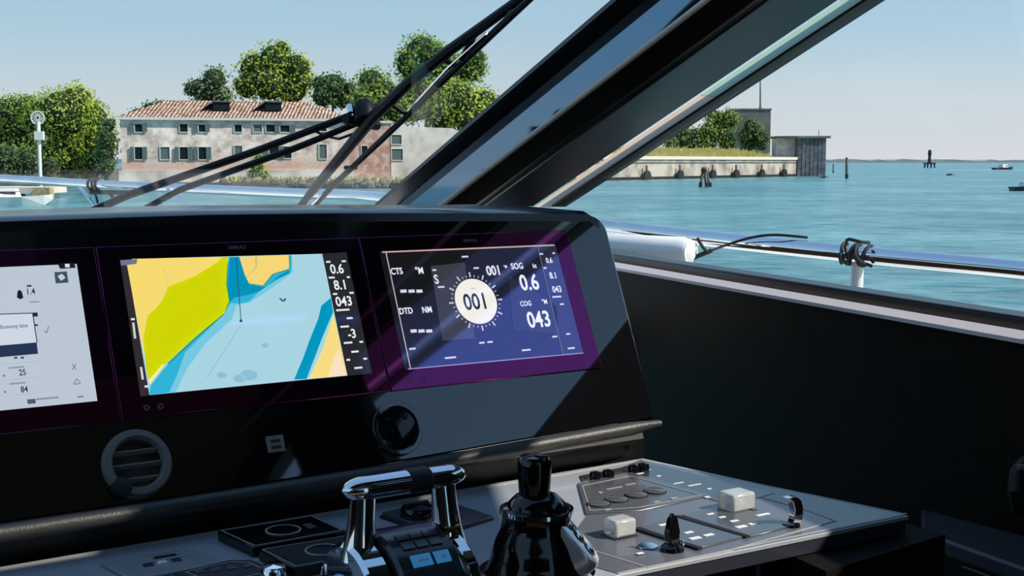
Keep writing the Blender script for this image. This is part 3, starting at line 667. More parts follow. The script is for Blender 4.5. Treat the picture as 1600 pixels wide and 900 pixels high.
marks(t, [(1110, 807, .012, .005), (1128, 812, .012, .005), (1147, 818, .014, .006), (1158, 827, .018, .008), (1178, 822, .018, .007), (1192, 808, .024, .006)], .0038)
m = MB(); con_line(m, [(1057, 810), (1168, 842)], .008, .0045); m.build('dark_gasket', 'black_rubber', t, smooth=False)
t = plate('finger_dish', [(993, 855), (1003, 850), (1020, 850), (1030, 855), (1022, 860), (1003, 860)], .002, 'chrome', 'small oval chrome touch dish in front of the clear square knob', 'button')
marks(t, [(1000, 868, .010, .006)], .003)
def clear_knob(x, y, w, h, lab):
    c0 = con(x, y)
    m = MB(); m.cbox(c0 + UP * (h / 2 + .002), U * w, W * w * .8, UP * h); k = m.build('clear_knob', 'acrylic', helm, bevel=.004, label=lab)
    m = MB(); m.cbox(c0 + UP * (h * .5), U * w * .5, W * w * .4, UP * h * .4); m.build('core', 'chrome', k, bevel=.002)
    m = MB(); m.cbox(c0 + UP * .001, U * w * 1.1, W * w * .9, UP * .002); m.build('foot', 'panel_dark', k)
clear_knob(968, 838, .036, .024, 'clear square knob on the console right of the joystick')
clear_knob(1150, 797, .044, .026, 'wider clear square knob beyond the white icon keys')
c0 = con(1050, 861)
m = MB(); m.lathe(c0, UP, [(.016, 0), (.015, .006), (.010, .010), (0, .011)], 18); tg = m.build('toggle_switch', 'black_gloss', helm, label='upright black paddle switch')
m = MB(); m.loft([[c0 + UP * h + U * a * w_ + W * b * d_ for a, b in ((-1, -1), (1, -1), (1, 1), (-1, 1))] for h, w_, d_ in ((.006, .007, .006), (.025, .0085, .007), (.042, .006, .005), (.050, .002, .003))]); m.build('paddle', 'black_gloss', tg, bevel=.002)
m = MB(); m.ball(c0 + U * .013 + UP * .010 - W * .004, .005, 10, 6); m.build('pivot', 'chrome', tg)
c0 = con(1236, 823)
m = MB(); m.lathe(c0, UP, [(.013, 0), (.012, .005), (0, .006)], 16); tg = m.build('toggle_switch', 'black_gloss', helm, label='curved chrome lever switch')
m = MB(); m.loft([[c0 + U * (x + a * .008) + UP * z + W * b * .006 for a, b in ((-1, -1), (1, -1), (1, 1), (-1, 1))] for x, z in ((.006, .003), (.009, .014), (.009, .026), (.005, .036), (-.002, .042), (-.006, .043))]); m.build('lever', 'chrome', tg, bevel=.002)

# --- throttle: two chrome levers on a dark drum
hc = at(632, 753, 1.42); tc_ = V(hc[0], hc[1], ZC)                # handle middle, foot below it
th = thing('throttle_lever', 'twin chrome throttle levers on a dark drum with blue keys', 'throttle', tc_)
Rd = .082
def drum(u, a, r=Rd): return tc_ + U * u - W * (math.sin(a) * r) + UP * (math.cos(a) * r + .004)
m = MB(); m.loft([[drum(u, a, Rd - e) for a in np.linspace(-1.62, 1.62, 26)] + [drum(u, 0, -.004)] for u, e in ((-.040, .004), (-.036, 0), (.036, 0), (.040, .004))]); m.build('drum', 'panel_dark', th)
def drum_key(name, u0, u1, a0, a1, mt, hgt=.002):
    n = 6; A = np.linspace(a0, a1, n); m = MB()
    m.loft([[drum(u0, a, Rd), drum(u1, a, Rd), drum(u1, a, Rd + hgt), drum(u0, a, Rd + hgt)] for a in A]); m.build(name, mt, th, bevel=.0006)
for j in range(2):
    for i in range(3): drum_key('drum_key', -.024 + .017 * i, -.009 + .017 * i, .22 + .19 * j, .36 + .19 * j, 'panel_mid')
drum_key('lit_key', -.022, .003, .66, .84, 'button_blue'); drum_key('lit_key', .007, .026, .66, .84, 'button_blue')
drum_key('lit_mark', -.016, -.002, .73, .77, 'icon_white', .003); drum_key('lit_mark', .013, .020, .73, .77, 'icon_white', .003)
for u0, u1, r in ((-.078, -.043, .074), (.043, .066, .070)):
    c0 = tc_ + U * u0 + UP * .004
    m = MB(); m.lathe(c0, U, [(r * .6, 0), (r * .94, .003), (r, .008), (r, u1 - u0 - .004), (r * .95, u1 - u0), (0, u1 - u0)], 36); m.build('hub', 'chrome', th)
    m = MB(); m.lathe(c0 - U * .0005, U, [(r * .55, 0), (r * .5, -.004), (0, -.005)], 24); m.build('hub_cap', 'button_blue' if u0 < 0 else 'black_gloss', th)
for u0, ut in ((-.058, -.052), (.056, .050)):
    secs = []
    for k, w_, d_ in ((0, .022, .020), (.25, .018, .016), (.6, .0155, .013), (1, .0150, .011)):
        c0 = tc_ + U * (u0 + (ut - u0) * k) + UP * (.060 + (hc[2] - ZC - .064) * k)
        secs.append([c0 + U * w_ * math.cos(t) + W * d_ * math.sin(t) for t in np.linspace(0, 2 * math.pi, 12, endpoint=False)])
    m = MB(); m.loft(secs); m.build('lever_arm', 'chrome', th)
m = MB(); m.lathe(tc_ + U * .043 + UP * .079 - W * .012, U, [(.005, 0), (.005, .020), (0, .021)], 10); m.build('brass_pin', 'brass', th)
def capsule(u0, u1, r, rnd_l, rnd_r):
    L = u1 - u0; p = []
    for k in np.linspace(0, 1, 14):
        x = k * L; e = 1
        if rnd_l and x < rnd_l: e = math.sqrt(max(0, 1 - ((rnd_l - x) / rnd_l) ** 2))
        if rnd_r and L - x < rnd_r: e = math.sqrt(max(0, 1 - ((rnd_r - (L - x)) / rnd_r) ** 2))
        p.append((r * e, x))
    return p
m = MB(); m.lathe(hc + U * -.078, U, capsule(-.078, .002, .0135, .03, 0), 22, sx=1, sy=1.25, xdir=UP); m.build('handle', 'chrome', th)
m = MB(); m.lathe(hc + U * .030, U, capsule(.030, .080, .0125, 0, .028), 22, sx=1, sy=1.25, xdir=UP); m.build('handle', 'chrome', th)
m = MB(); m.lathe(hc + U * .002, U, [(.0140, 0), (.0148, .003), (.0140, .008), (.0148, .014), (.0140, .020), (.0148, .025), (.0132, .028)], 22, sx=1, sy=1.25, xdir=UP); m.build('grip_ring', 'black_rubber', th)

# --- joystick
jb = at(838, 918, 1.5); jb = V(jb[0], jb[1], ZC)
js = thing('joystick', 'black docking joystick with chrome button plate', 'joystick', jb)
body = [(.066, 0), (.066, .006), (.060, .012), (.055, .030), (.050, .048), (.043, .062), (.041, .074), (.043, .082), (.040, .088), (.030, .090)]
m = MB(); m.lathe(jb, UP, body + [(0, .090)], 36); m.build('boot', 'black_gloss', js)
m = MB(); m.ring(jb + UP * .004, UP, .064, .071, .006, 36); m.build('base_ring', 'chrome', js)
m = MB(); m.lathe(jb + UP * .086, UP, [(.036, 0), (.034, .008), (.026, .016), (.019, .019), (0, .019)], 30); m.build('neck_ball', 'black_gloss', js)
m = MB(); m.ring(jb + UP * .082, UP, .040, .0445, .005, 36); m.build('collar', 'chrome', js)
m = MB(); m.lathe(jb + UP * .100 - U * .003, UP, [(.0165, 0), (.0185, .006), (.0195, .020), (.0205, .038), (.0200, .046), (.017, .0505), (0, .052)], 28); m.build('knob', 'black_gloss', js)
nd = nrm(U * .50 - W * .50 + UP * .62)
pc = jb + nd * V(1, 1, 0) * 0 + U * .030 - W * .032 + UP * .050
tv = nrm(UP - nd * UP.dot(nd)); tu = np.cross(tv, nd)
m = MB(); m.loft([[pc + nd * h + tu * (.025 * k * math.copysign(abs(math.cos(t)) ** .75, math.cos(t))) + tv * (.042 * k * math.copysign(abs(math.sin(t)) ** .75, math.sin(t))) for t in np.linspace(0, 2 * math.pi, 28, endpoint=False)] for h, k in ((-.02, 1.05), (.004, 1), (.008, .92), (.0095, .7))]); m.build('button_plate', 'plate_silver', js)
for k in (-.020, -.001, .018):
    m = MB(); m.lathe(pc + tv * k + nd * .008, nd, [(.0085, 0), (.0085, .003), (.006, .0045), (0, .005)], 16); m.build('plate_button', 'steel', js)
    m = MB(); m.ring(pc + tv * k + nd * .008, nd, .0088, .0102, .002, 16); m.build('button_ring', 'black_rubber', js)

# ================================================================== OUTSIDE THE CABIN: wipers, rail, ropes
wp = thing('windscreen_wiper', 'black pantograph wiper parked across the windscreen', 'wiper', ws(200, 322, .06))
def wtube(name, pts, r, off, mt='wiper_black', seg=8): m = MB(); m.tube([ws(x, y, o) for (x, y), o in zip(pts, off if hasattr(off, '__len__') else [off] * len(pts))], r, seg); return m.build(name, mt, wp)
wtube('drive_arm', [(96, 352), (150, 327), (200, 305), (400, 236), (548, 180)], [.011, .011, .011, .010, .009], .07)
wtube('idler_arm', [(165, 357), (225, 327), (280, 297), (460, 232), (574, 186)], [.009, .009, .009, .009, .008], .06)
wtube('blade_beam', [(466, 326), (500, 284), (585, 181), (640, 128), (702, 79), (800, 8), (872, -48)], [.009, .013, .015, .014, .013, .011, .008], .045)
wtube('blade_rubber', [(488, 326), (520, 290), (596, 219), (702, 117), (800, 24), (884, -52)], [.006, .008, .008, .008, .008, .005], .018)
wtube('blade_spine', [(480, 326), (560, 252), (628, 184), (702, 104), (760, 52)], .0035, .022, 'steel')
for a, b in (((540, 262), (556, 262)), ((612, 163), (634, 178)), ((690, 92), (716, 104)), ((742, 56), (720, 92)), ((790, 18), (806, 18))): wtube('yoke', [a, b], .006, [.045, .02])
for x_, y_ in ((96, 352), (165, 357)): q_ = ws(x_, y_, .075); m = MB(); m.lathe(V(q_[0], q_[1], -.50), UP, [(.035, 0), (.030, .05), (.018, .08), (.018, q_[2] + .52), (0, q_[2] + .525)], 12); m.build('spindle', 'wiper_black', wp)
m = MB(); m.lathe(ws(572, 186, .05), NW, [(.030, 0), (.030, .03), (.020, .045), (0, .046)], 16); m.build('hub', 'wiper_black', wp)
for x, y in ((548, 176), (563, 178), (578, 172), (566, 200)): m = MB(); m.lathe(ws(x, y, .07), NW, [(.009, 0), (.009, .02), (0, .024)], 8); m.build('bolt', 'steel', wp)
wtube('washer_hose', [(492, 205), (510, 213), (530, 217), (552, 209), (572, 196)], .0035, .06)
wtube('arm_bracket', [(540, 186), (560, 190), (590, 196)], .013, .06)

RAIL = [(2100, 480, 2.95), (1800, 447, 3.22), (1589, 422, 3.5), (1340, 398, 3.85), (990, 360, 4.6), (760, 331, 5.35), (590, 309, 6.1), (470, 303, 6.7), (150, 288, 7.9), (0, 279, 8.5), (-300, 264, 9.3)]
def spline(P, n):
    P = [np.asarray(p, float) for p in P]; out = []
    for i in range(len(P) - 1):
        p0, p1_, p2_, p3_ = P[max(i - 1, 0)], P[i], P[i + 1], P[min(i + 2, len(P) - 1)]
        for t in np.linspace(0, 1, n, endpoint=False): out.append(.5 * (2 * p1_ + (p2_ - p0) * t + (2 * p0 - 5 * p1_ + 4 * p2_ - p3_) * t ** 2 + (3 * p1_ - p0 - 3 * p2_ + p3_) * t ** 3))
    return out + [P[-1]]
rl = thing('bow_rail', 'polished steel bow rail curving along the boat outside the windows', 'rail', at(1340, 398, 3.85) + UP * -.82)
rp = spline([at(*p) for p in RAIL], 6)
m = MB(); m.tube(rp, .0275, 16); m.build('top_tube', 'steel', rl)
for x, y, d in ((1340, 402, 3.85), (1890, 460, 3.12)):
    a = at(x, y, d); m = MB(); m.tube([a, V(a[0], a[1], -1.10)], .019, 14); m.build('stanchion', 'steel_white', rl)
a = at(124, 291, 8.0); m = MB(); m.tube([a, at(152, 326, 7.8), V(at(170, 345, 7.7)[0], at(170, 345, 7.7)[1], -.75)], .012, 10); m.build('brace', 'steel', rl)
a = at(296, 300, 7.2); m = MB(); m.tube([at(262, 296, 7.3), at(306, 330, 7.1)], .008, 8); m.build('brace', 'steel', rl)
m = MB(); m.tube([at(142, 300, 7.8), at(205, 301, 7.6)], .013, 8); m.build('lower_tube', 'black_rubber', rl)
# fender lashed under the rail
fa, fb = at(930, 386, 4.35), at(1080, 394, 4.1)
fe = thing('fender', 'white cylindrical fender lying below the rail beside the dashboard corner', 'fender', (fa + fb) / 2)
fx = nrm(fb - fa); L = np.linalg.norm(fb - fa)
m = MB(); m.lathe(fa, fx, [(.02, -.02), (.044, .01), (.048, .03), (.048, L - .03), (.042, L - .006), (.02, L + .008), (0, L + .01)], 22); m.build('tube', 'fender_white', fe)
m = MB(); m.ring(fb - fx * .012, fx, .018, .040, .012, 18); m.build('end_cap', 'gelcoat', fe)
# cords
def cord(name, label, pts, r, cat='rope'):
    m = MB(); m.tube(spline(pts, 5), r, 7); return m.build(name, 'cord_black', label=label, category=cat)
cd1 = thing('rope', 'thin dark line running from the fender up over the rail', 'rope', at(1072, 408, 4.1))
m = MB(); m.tube(spline([at(1068, 410, 4.12), at(1100, 396, 4.12), at(1140, 381, 4.15), at(1180, 370, 4.10), at(1215, 367, 4.05), at(1262, 371, 4.02)], 5), .0045, 7); m.build('line', 'cord_black', cd1)
m = MB(); m.tube([at(1090, 373, 4.13), at(1098, 386, 4.10), at(1107, 396, 4.11)], .0055, 7); m.build('toggle_peg', 'cord_black', cd1)
m = MB(); m.tube([at(1076, 406, 4.11), at(1112, 391, 4.11)], .0075, 7); m.build('whipping', 'cord_black', cd1)
rk = thing('rope', 'black rope knotted around the rail above the stanchion', 'rope', at(1338, 420, 3.82)); kc = at(1338, 398, 3.85)
rd = nrm(at(1345, 399, 3.85) - at(1330, 397.3, 3.87))
for i, o_ in enumerate((-.032, -.010, .012, .034)):
    x, y, z = frame_of(rd + UP * .25 * (-1) ** i); m = MB()
    m.tube([kc + rd * o_ + (x * math.cos(t) + y * math.sin(t)) * .0325 for t in np.linspace(0, 2 * math.pi, 15)], .0052, 7); m.build('turn', 'cord_black', rk)
for pts in ([(1316, 392, 3.80), (1312, 400, 3.79), (1315, 412, 3.8)], [(1335, 396, 3.79), (1344, 408, 3.78), (1362, 416, 3.79)], [(1322, 380, 3.82), (1326, 374, 3.80), (1345, 378, 3.78), (1358, 379, 3.80)]):
    m = MB(); m.tube(spline([at(*p) for p in pts], 5), .0052, 7); m.build('tail', 'cord_black', rk)
rk2 = thing('rope', 'dark cord tied around the rail far forward at the left', 'rope', at(147, 312, 7.75)); kc = at(147, 288, 7.9)
for o_ in (-.02, .02):
    rd = nrm(at(150, 288, 7.9) - at(130, 287, 7.97)); x, y, z = frame_of(rd); m = MB()
    m.tube([kc + rd * o_ + (x * math.cos(t) + y * math.sin(t)) * .034 for t in np.linspace(0, 2 * math.pi, 13)], .009, 6); m.build('turn', 'cord_black', rk2)
m = MB(); m.tube([at(145, 290, 7.82), at(149, 302, 7.8), at(153, 318, 7.8)], .008, 6); m.build('tail', 'cord_black', rk2)
m = MB(); m.tube([at(170, 300, 7.7), at(176, 308, 7.7)], .010, 6); m.build('tail', 'cord_black', rk2)

# ================================================================== THE ISLAND AND THE LAGOON
PX = lambda d: d / F                           # metres per pixel at distance d
DB = 150.0
YB = math.radians(15)                          # the facade turns away to the right
FA = V(math.cos(YB), math.sin(YB), 0); FN = V(-math.sin(YB), math.cos(YB), 0)   # along it, and into it
FP = at(188, 284, 146)
def fx(x, y, dy=0):                            # pixel on the facade plane, dy metres behind it
    r = ray(x, y); return r * ((FP.dot(FN) + dy) / r.dot(FN))
zg = fx(400, 284)[2]                           # ground level of the island
# island ground with a stone bank
m = MB(); gp = [at(-700, 300, 150), at(100, 300, 146), at(186, 300, 143.5), at(400, 300, 143), at(560, 300, 143.5), at(790, 300, 146), at(900, 300, 190), at(900, 300, 420), at(-900, 300, 420)]
m.prism([V(p[0], p[1], ZW - .5) for p in gp], UP * (zg - ZW + .5)); m.build('island_bank', 'earth', smooth=False, label='low earth bank of the island at the water edge', category='island', **ST)
def rocks(name, xs, dfun, label, mt='rock'):
    m = MB()
    for x in xs:
        d = dfun(x) + rng.uniform(-1.2, -.1); p = at(x, 300, d); r = rng.uniform(.35, .62)
        m.ball(V(p[0], p[1], ZW + rng.uniform(.1, .65)), r, 6, 4, (rng.uniform(.8, 1.3), rng.uniform(.8, 1.2), rng.uniform(.7, 1.1)))
    return m.build(name, mt, smooth=False, label=label, category='rocks', kind='stuff')
rocks('shore_rocks', np.concatenate([np.arange(350, 800, 4.2), np.arange(352, 800, 5.3)]), lambda x: np.interp(x, [186, 560, 790], [147, 143.5, 146]), 'dark boulders along the shore below the old building')
# grass strip on the bank
m = MB()
for x in np.arange(350, 800, 1.6):
    d = np.interp(x, [186, 560, 790], [147, 143.5, 146]) + rng.uniform(.2, 3); p = at(x, 300, d); h = rng.uniform(.3, .8); s_ = rng.uniform(.15, .35)
    b = V(p[0], p[1], zg)
    for k in range(3):
        q = b + V(rng.normal(0, .3), rng.normal(0, .3), 0); l = V(rng.normal(0, .2), rng.normal(0, .2), h); m.add([q - V(s_, 0, 0), q + V(s_, .1, 0), q + l], [(0, 1, 2)])
m.build('bank_grass', 'grass', smooth=False, label='yellow green grass tufts on the bank before the building', category='grass', kind='stuff')

# --- the two-storey building
bx0, bx1 = 188, 546
flat = lambda p, z: V(p[0], p[1], z)
bld = thing('old_building', 'long weathered two-storey building with hipped tile roof', 'building', flat(fx(370, 284), zg))
yE, yR = 184, 158
a = fx(bx0, 183); zE = a[2]; BL = (flat(fx(bx1, 230), 0) - flat(a, 0)).dot(FA); A0 = flat(a, 0)
m = MB(); m.box(flat(a, zg), FA * BL, FN * 11, UP * (zE - zg)); m.build('wall', 'plaster', bld, smooth=False)
pz = fx(300, 266)[2]
m = MB(); m.box(flat(a, zg - .6) - FA * .35 - FN * .35, FA * (BL + .7), FN * .4, UP * (pz - zg + .6)); m.build('plinth', 'stone_pale', bld, smooth=False)
e = .45; c = [A0 - FA * e - FN * e, A0 + FA * (BL + e) - FN * e, A0 + FA * (BL + e) + FN * (11 + e), A0 - FA * e + FN * (11 + e)]
zR = fx(380, yR, 5.5)[2]; r0, r1 = A0 + FA * 5.2 + FN * 5.5, A0 + FA * (BL - 4.2) + FN * 5.5
m = MB(); m.add([q + UP * zE for q in c] + [r0 + UP * zR, r1 + UP * zR], [(0, 1, 5, 4), (1, 2, 5), (2, 3, 4, 5), (3, 0, 4), (3, 2, 1, 0)]); m.build('roof', 'roof_tiles', bld, smooth=False)
m = MB(); m.box(c[0] - FN * .05 + UP * (zE - .28), FA * (BL + 2 * e), FN * (e + .1), UP * .28); m.build('eaves', 'frame_stone', bld, smooth=False)
WINS = [(211, 222, 194, 206, 1), (281, 293, 194, 206, 0), (310.5, 320.5, 195, 206, 1), (366.5, 377.5, 195, 206, 0), (396, 409, 195, 206, 2), (416, 429, 195, 206, 0), (438, 452, 196, 206, 1), (501, 510, 197, 205, 0), (211, 222, 230, 249, 1), (251, 264.5, 230, 249, 2), (281, 293, 230, 249, 1), (310.5, 322, 230, 249, 1), (366.5, 378, 228, 246, 2), (421, 435, 229, 246, 1), (444, 455, 229, 247, 0), (499, 510, 226, 248, 2)]
def window(par, w0, w1, h0, h1, kd, dy=0):
    A, B = fx(w0, h1, dy), fx(w1, h0, dy); w_, h_ = (B - A).dot(FA), B[2] - A[2]; o_ = A
    m = MB(); f_ = .09
    for bo, bx_, bz in ((FA * -f_ + UP * -f_, w_ + 2 * f_, f_), (FA * -f_ + UP * h_, w_ + 2 * f_, f_), (FA * -f_, f_, h_), (FA * w_, f_, h_)): m.box(o_ + bo - FN * .12, FA * bx_, FN * .2, UP * bz)
    wo = m.build('window', 'frame_stone', par, smooth=False)
    m = MB(); m.box(o_ - FN * .02, FA * w_, FN * .06, UP * h_); m.build('pane', 'window_dark' if kd < 2 else 'shutter', wo, smooth=False)
    if kd == 1:
        for sx in (-w_ * .55 - f_, w_ + f_):
            m = MB(); m.box(o_ + FA * sx - FN * .20 - UP * .03, FA * w_ * .55, FN * .07, UP * (h_ + .06)); m.build('shutter', 'shutter', wo, smooth=False)
for w in WINS: window(bld, *w)
for cx in (346, 427):                           # dark dormers on the roof slope
    c0 = fx(cx, 171, 1.6); w_ = .95
    m = MB(); m.box(c0 - FA * w_ - UP * .1, FA * 2 * w_, FN * 3, UP * .9); dm = m.build('dormer', 'window_dark', bld, smooth=False)
    m = MB(); m.prism([c0 + FA * q - FN * .2 + UP * z for q, z in ((-w_ - 1.4, -.1), (-w_, .85), (w_ + .25, .85), (w_ + .25, .98), (-w_ - .1, 1.0))], FN * 3); m.build('dormer_roof', 'concrete_dark', dm, smooth=False)
# annex and ruined wall
an = thing('brick_annex', 'low pink brick annex adjoining the right end of the building', 'building', flat(fx(578, 284), zg))
a, b = fx(551, 192, .3), fx(609, 192, .3); a = A0 + FA * (BL + .06) + FN * .3 + UP * a[2]
m = MB(); m.box(flat(a, zg), FA * (b - a).dot(FA), FN * 8, UP * (a[2] - zg)); m.build('wall', 'brick_pink', an, smooth=False)
m = MB(); m.box(a - FN * .2, FA * ((b - a).dot(FA) + .3), FN * 8.4, UP * .25); m.build('coping', 'frame_stone', an, smooth=False)
window(an, 565, 574, 228, 241, 0, .3)
gw = thing('stone_wall', 'pale stone wall of a ruin right of the brick annex', 'wall', flat(fx(700, 284), zg))
a, b = fx(610.5, 197, 1), fx(800, 197, 1); L_ = (b - a).dot(FA)
m = MB(); m.prism([flat(a, zg) + FA * k * L_ + UP * (h - zg) for k, h in ((0, zg), (1, zg), (1, a[2] - 1.6), (.62, a[2] - .9), (.5, a[2] - .2), (0, a[2]))], FN * 5); m.build('wall', 'stone_pale', gw, smooth=False)
for w in ((611.5, 627, 211, 225, 2), (612, 629, 233, 250, 2)): window(gw, *w, 1)

# --- trees: a crown of many leaves over a dark core, on a trunk
ICO = None
def tree(name, label, blobs, d, mt, trunk_x, gz, leaf=.42, dens=1.5, group=None, trunk_r=.3):
    bx = at(trunk_x, 250, d)
    t = thing(name, label, 'tree' if 'tree' in name else 'bush', V(bx[0], d, gz), group)
    pv = []; core = MB()
    for (cx, cy, r) in blobs:
        r = r * 1.12
        dd = d + rng.uniform(-.5, .5) * r * PX(d); c0 = at(cx, cy, dd); R_ = r * PX(d)
        n = int(dens * 4 * math.pi * R_ * R_ / (leaf * leaf)); n = max(60, min(n, 2600))
        u_ = rng.normal(size=(n, 3)); u_ /= np.linalg.norm(u_, axis=1)[:, None]
        lump = 1 + .16 * np.sin(u_[:, 0] * 7 + cx) * np.sin(u_[:, 2] * 6 + cy) + .10 * np.sin(u_[:, 1] * 9 + cx * 2)
        rad = R_ * lump * (rng.uniform(.55, 1.06, n) ** .6)
        pv.append(np.c_[c0 + u_ * rad[:, None] * V(1, .95, .92), u_])
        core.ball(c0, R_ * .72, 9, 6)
    P = np.concatenate(pv); n = len(P); pos, nr = P[:, :3], P[:, 3:]
    pos[:, 2] = np.maximum(pos[:, 2], gz + .1)
    q = nr + rng.normal(0, .6, (n, 3)); q /= np.linalg.norm(q, axis=1)[:, None]
    tx = np.cross(q, rng.normal(size=(n, 3))); tx /= np.linalg.norm(tx, axis=1)[:, None]; ty = np.cross(q, tx)
    s_ = leaf * rng.uniform(.5, 1.0, n)[:, None]
    vv = np.stack([pos - tx * s_ * .5, pos + ty * s_ * .45, pos + tx * s_ * .5, pos - ty * s_ * .45], 1).reshape(-1, 3)
    m = MB(); m.v = [tuple(x) for x in vv]; m.f = [(4 * i, 4 * i + 1, 4 * i + 2, 4 * i + 3) for i in range(n)]; m.c = [None] * n
    me = bpy.data.meshes.new('foliage'); og = np.array(WORG[t.name]); me.from_pydata([tuple(x) for x in (vv - og)], [], m.f); me.materials.append(MATS[mt])
    o = bpy.data.objects.new('foliage', me); COL.objects.link(o); o.parent = t; o['kind'] = 'stuff'
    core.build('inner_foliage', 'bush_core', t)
    top_ = at(blobs[0][0], blobs[0][1], d)
    m = MB(); m.tube([V(bx[0], d, gz - .2), V(bx[0] * .6 + top_[0] * .4, d, gz * .5 + top_[2] * .5), top_], [trunk_r, trunk_r * .75, trunk_r * .4], 7); m.build('trunk', 'trunk', t)
    return t
GT = 'trees on the island'
zt = zg
tree('broadleaf_tree', 'broad bright green tree left of the old building', [(110, 258, 26), (100, 178, 44), (140, 190, 36), (140, 262, 24), (70, 185, 34), (120, 160, 30), (155, 225, 30), (115, 225, 40), (150, 250, 26), (90, 245, 34)], 158, 'leaf_bright', 112, zt, group=GT)
tree('broadleaf_tree', 'darker green tree at the far left behind the marker post', [(20, 180, 34), (45, 175, 30), (-10, 185, 36), (5, 215, 34), (40, 215, 34), (30, 248, 32), (-15, 245, 34)], 164, 'leaf_mid', 20, zt, group=GT)
tree('broadleaf_tree', 'low dark shrub tree at the left edge near the water', [(10, 250, 26), (45, 255, 24), (-20, 250, 26), (75, 262, 18)], 154, 'leaf_dark', 20, zt, leaf=.36, group=GT)
tree('broadleaf_tree', 'dark narrow tree against the left end of the building', [(168, 215, 15), (164, 240, 17), (171, 195, 11), (165, 262, 16)], 146, 'leaf_dark', 165, zt, leaf=.36, group=GT)
tree('broadleaf_tree', 'distant dark tree just above the left end of the tiled roof', [(235, 172, 14), (250, 167, 12), (215, 180, 13), (200, 190, 13), (228, 195, 20)], 185, 'leaf_dark', 228, zt, leaf=.5, group=GT)
tree('broadleaf_tree', 'loose grey green tree rising behind the roof, leftmost of the tall ones', [(335, 125, 22), (310, 138, 18), (345, 150, 20), (320, 155, 18), (298, 140, 12)], 185, 'leaf_grey', 330, zt, leaf=.5, dens=1.1, group=GT)
tree('broadleaf_tree', 'tall bright tree behind the middle of the roof', [(430, 95, 30), (398, 108, 28), (465, 105, 24), (420, 130, 32), (455, 138, 30), (385, 135, 22), (470, 128, 22), (440, 76, 14)], 190, 'leaf_bright', 428, zt, leaf=.5, dens=1.1, group=GT)
tree('broadleaf_tree', 'dark dense tree behind the right end of the roof', [(520, 135, 24), (535, 155, 18), (505, 150, 20), (545, 140, 14), (498, 130, 12)], 186, 'leaf_dark', 520, zt, leaf=.5, group=GT)
tree('broadleaf_tree', 'mid green tree between the roof end and the wiper', [(580, 130, 26), (600, 150, 30), (570, 160, 24), (620, 170, 26), (585, 178, 22)], 180, 'leaf_mid', 590, zt, leaf=.48, group=GT)
tree('broadleaf_tree', 'tallest round-crowned tree behind the wiper blade', [(660, 85, 34), (640, 100, 26), (690, 95, 26), (735, 105, 28), (700, 130, 34), (665, 135, 34), (650, 165, 30), (745, 90, 16)], 188, 'leaf_mid', 670, zt, leaf=.5, group=GT)
tree('broadleaf_tree', 'yellow green tree beside the windscreen pillar', [(720, 160, 36), (755, 165, 30), (690, 180, 30), (735, 190, 30), (770, 185, 24), (700, 150, 24)], 170, 'leaf_bright', 725, zt, leaf=.46, group=GT)
tree('shore_bush', 'yellow green bush at the foot of the facade', [(402, 262, 12), (395, 272, 10), (412, 274, 10), (405, 248, 8)], 147, 'leaf_bright', 402, zt, leaf=.25, trunk_r=.08)

# --- signal post and jetty at the left
dp_ = 112
sp = thing('signal_post', 'white signal post with a round lattice disc and a box', 'sign post', V(at(60, 250, dp_)[0], dp_, ZW))
a = at(60, 190, dp_)
m = MB(); m.tube([V(a[0], dp_, ZW - .5), a], .16, 8); m.build('pole', 'sign_white', sp)
m = MB(); dc = at(59, 184, dp_)
m.ring(dc, V(0, -1, 0), .50, .62, .06, 24)
for k in range(6):
    t = math.pi * k / 6; q = V(math.cos(t), 0, math.sin(t)); n_ = V(-math.sin(t), 0, math.cos(t)) * .04; m.box(dc - q * .55 - n_, q * 1.1, n_ * 2, V(0, -.05, 0))
m.build('lattice_disc', 'sign_white', sp, smooth=False)
m = MB(); m.cbox(at(61.5, 212, dp_ - .2), V(.78, 0, 0), V(0, .35, 0), UP * .75); m.build('box', 'sign_white', sp, smooth=False)
dj = 104; jt = thing('jetty', 'pale concrete jetty with a wooden block at the far left', 'jetty', V(at(40, 300, dj)[0], dj, ZW))
a, b = at(-60, 292, dj), at(84, 292, dj); zt_ = a[2]
m = MB(); m.box(V(a[0], dj - 2, zt_ - .5), V(b[0] - a[0], 0, 0), V(0, 5, 0), UP * .5); m.build('slab', 'cap_stone', jt, smooth=False)
for x in (-40, 0, 35, 70): p = at(x, 300, dj); m = MB(); m.tube([V(p[0], dj, ZW - .5), V(p[0], dj, zt_ - .45)], .22, 8); m.build('pile', 'pile_wood', jt)
a, b = at(50, 311, dj - 3), at(78, 293, dj - 3)
m = MB(); m.box(V(a[0], dj - 3, a[2]), V(b[0] - a[0], 0, 0), V(0, .9, 0), UP * (b[2] - a[2])); m.build('fender_block', 'wood_pale', jt, smooth=False)
for x in (53, 74): p = at(x, 311, dj - 3); m = MB(); m.box(V(p[0] - .15, dj - 2.9, ZW - .4), V(.3, 0, 0), V(0, .3, 0), UP * (p[2] - ZW + .4)); m.build('post', 'pile_wet', jt, smooth=False)
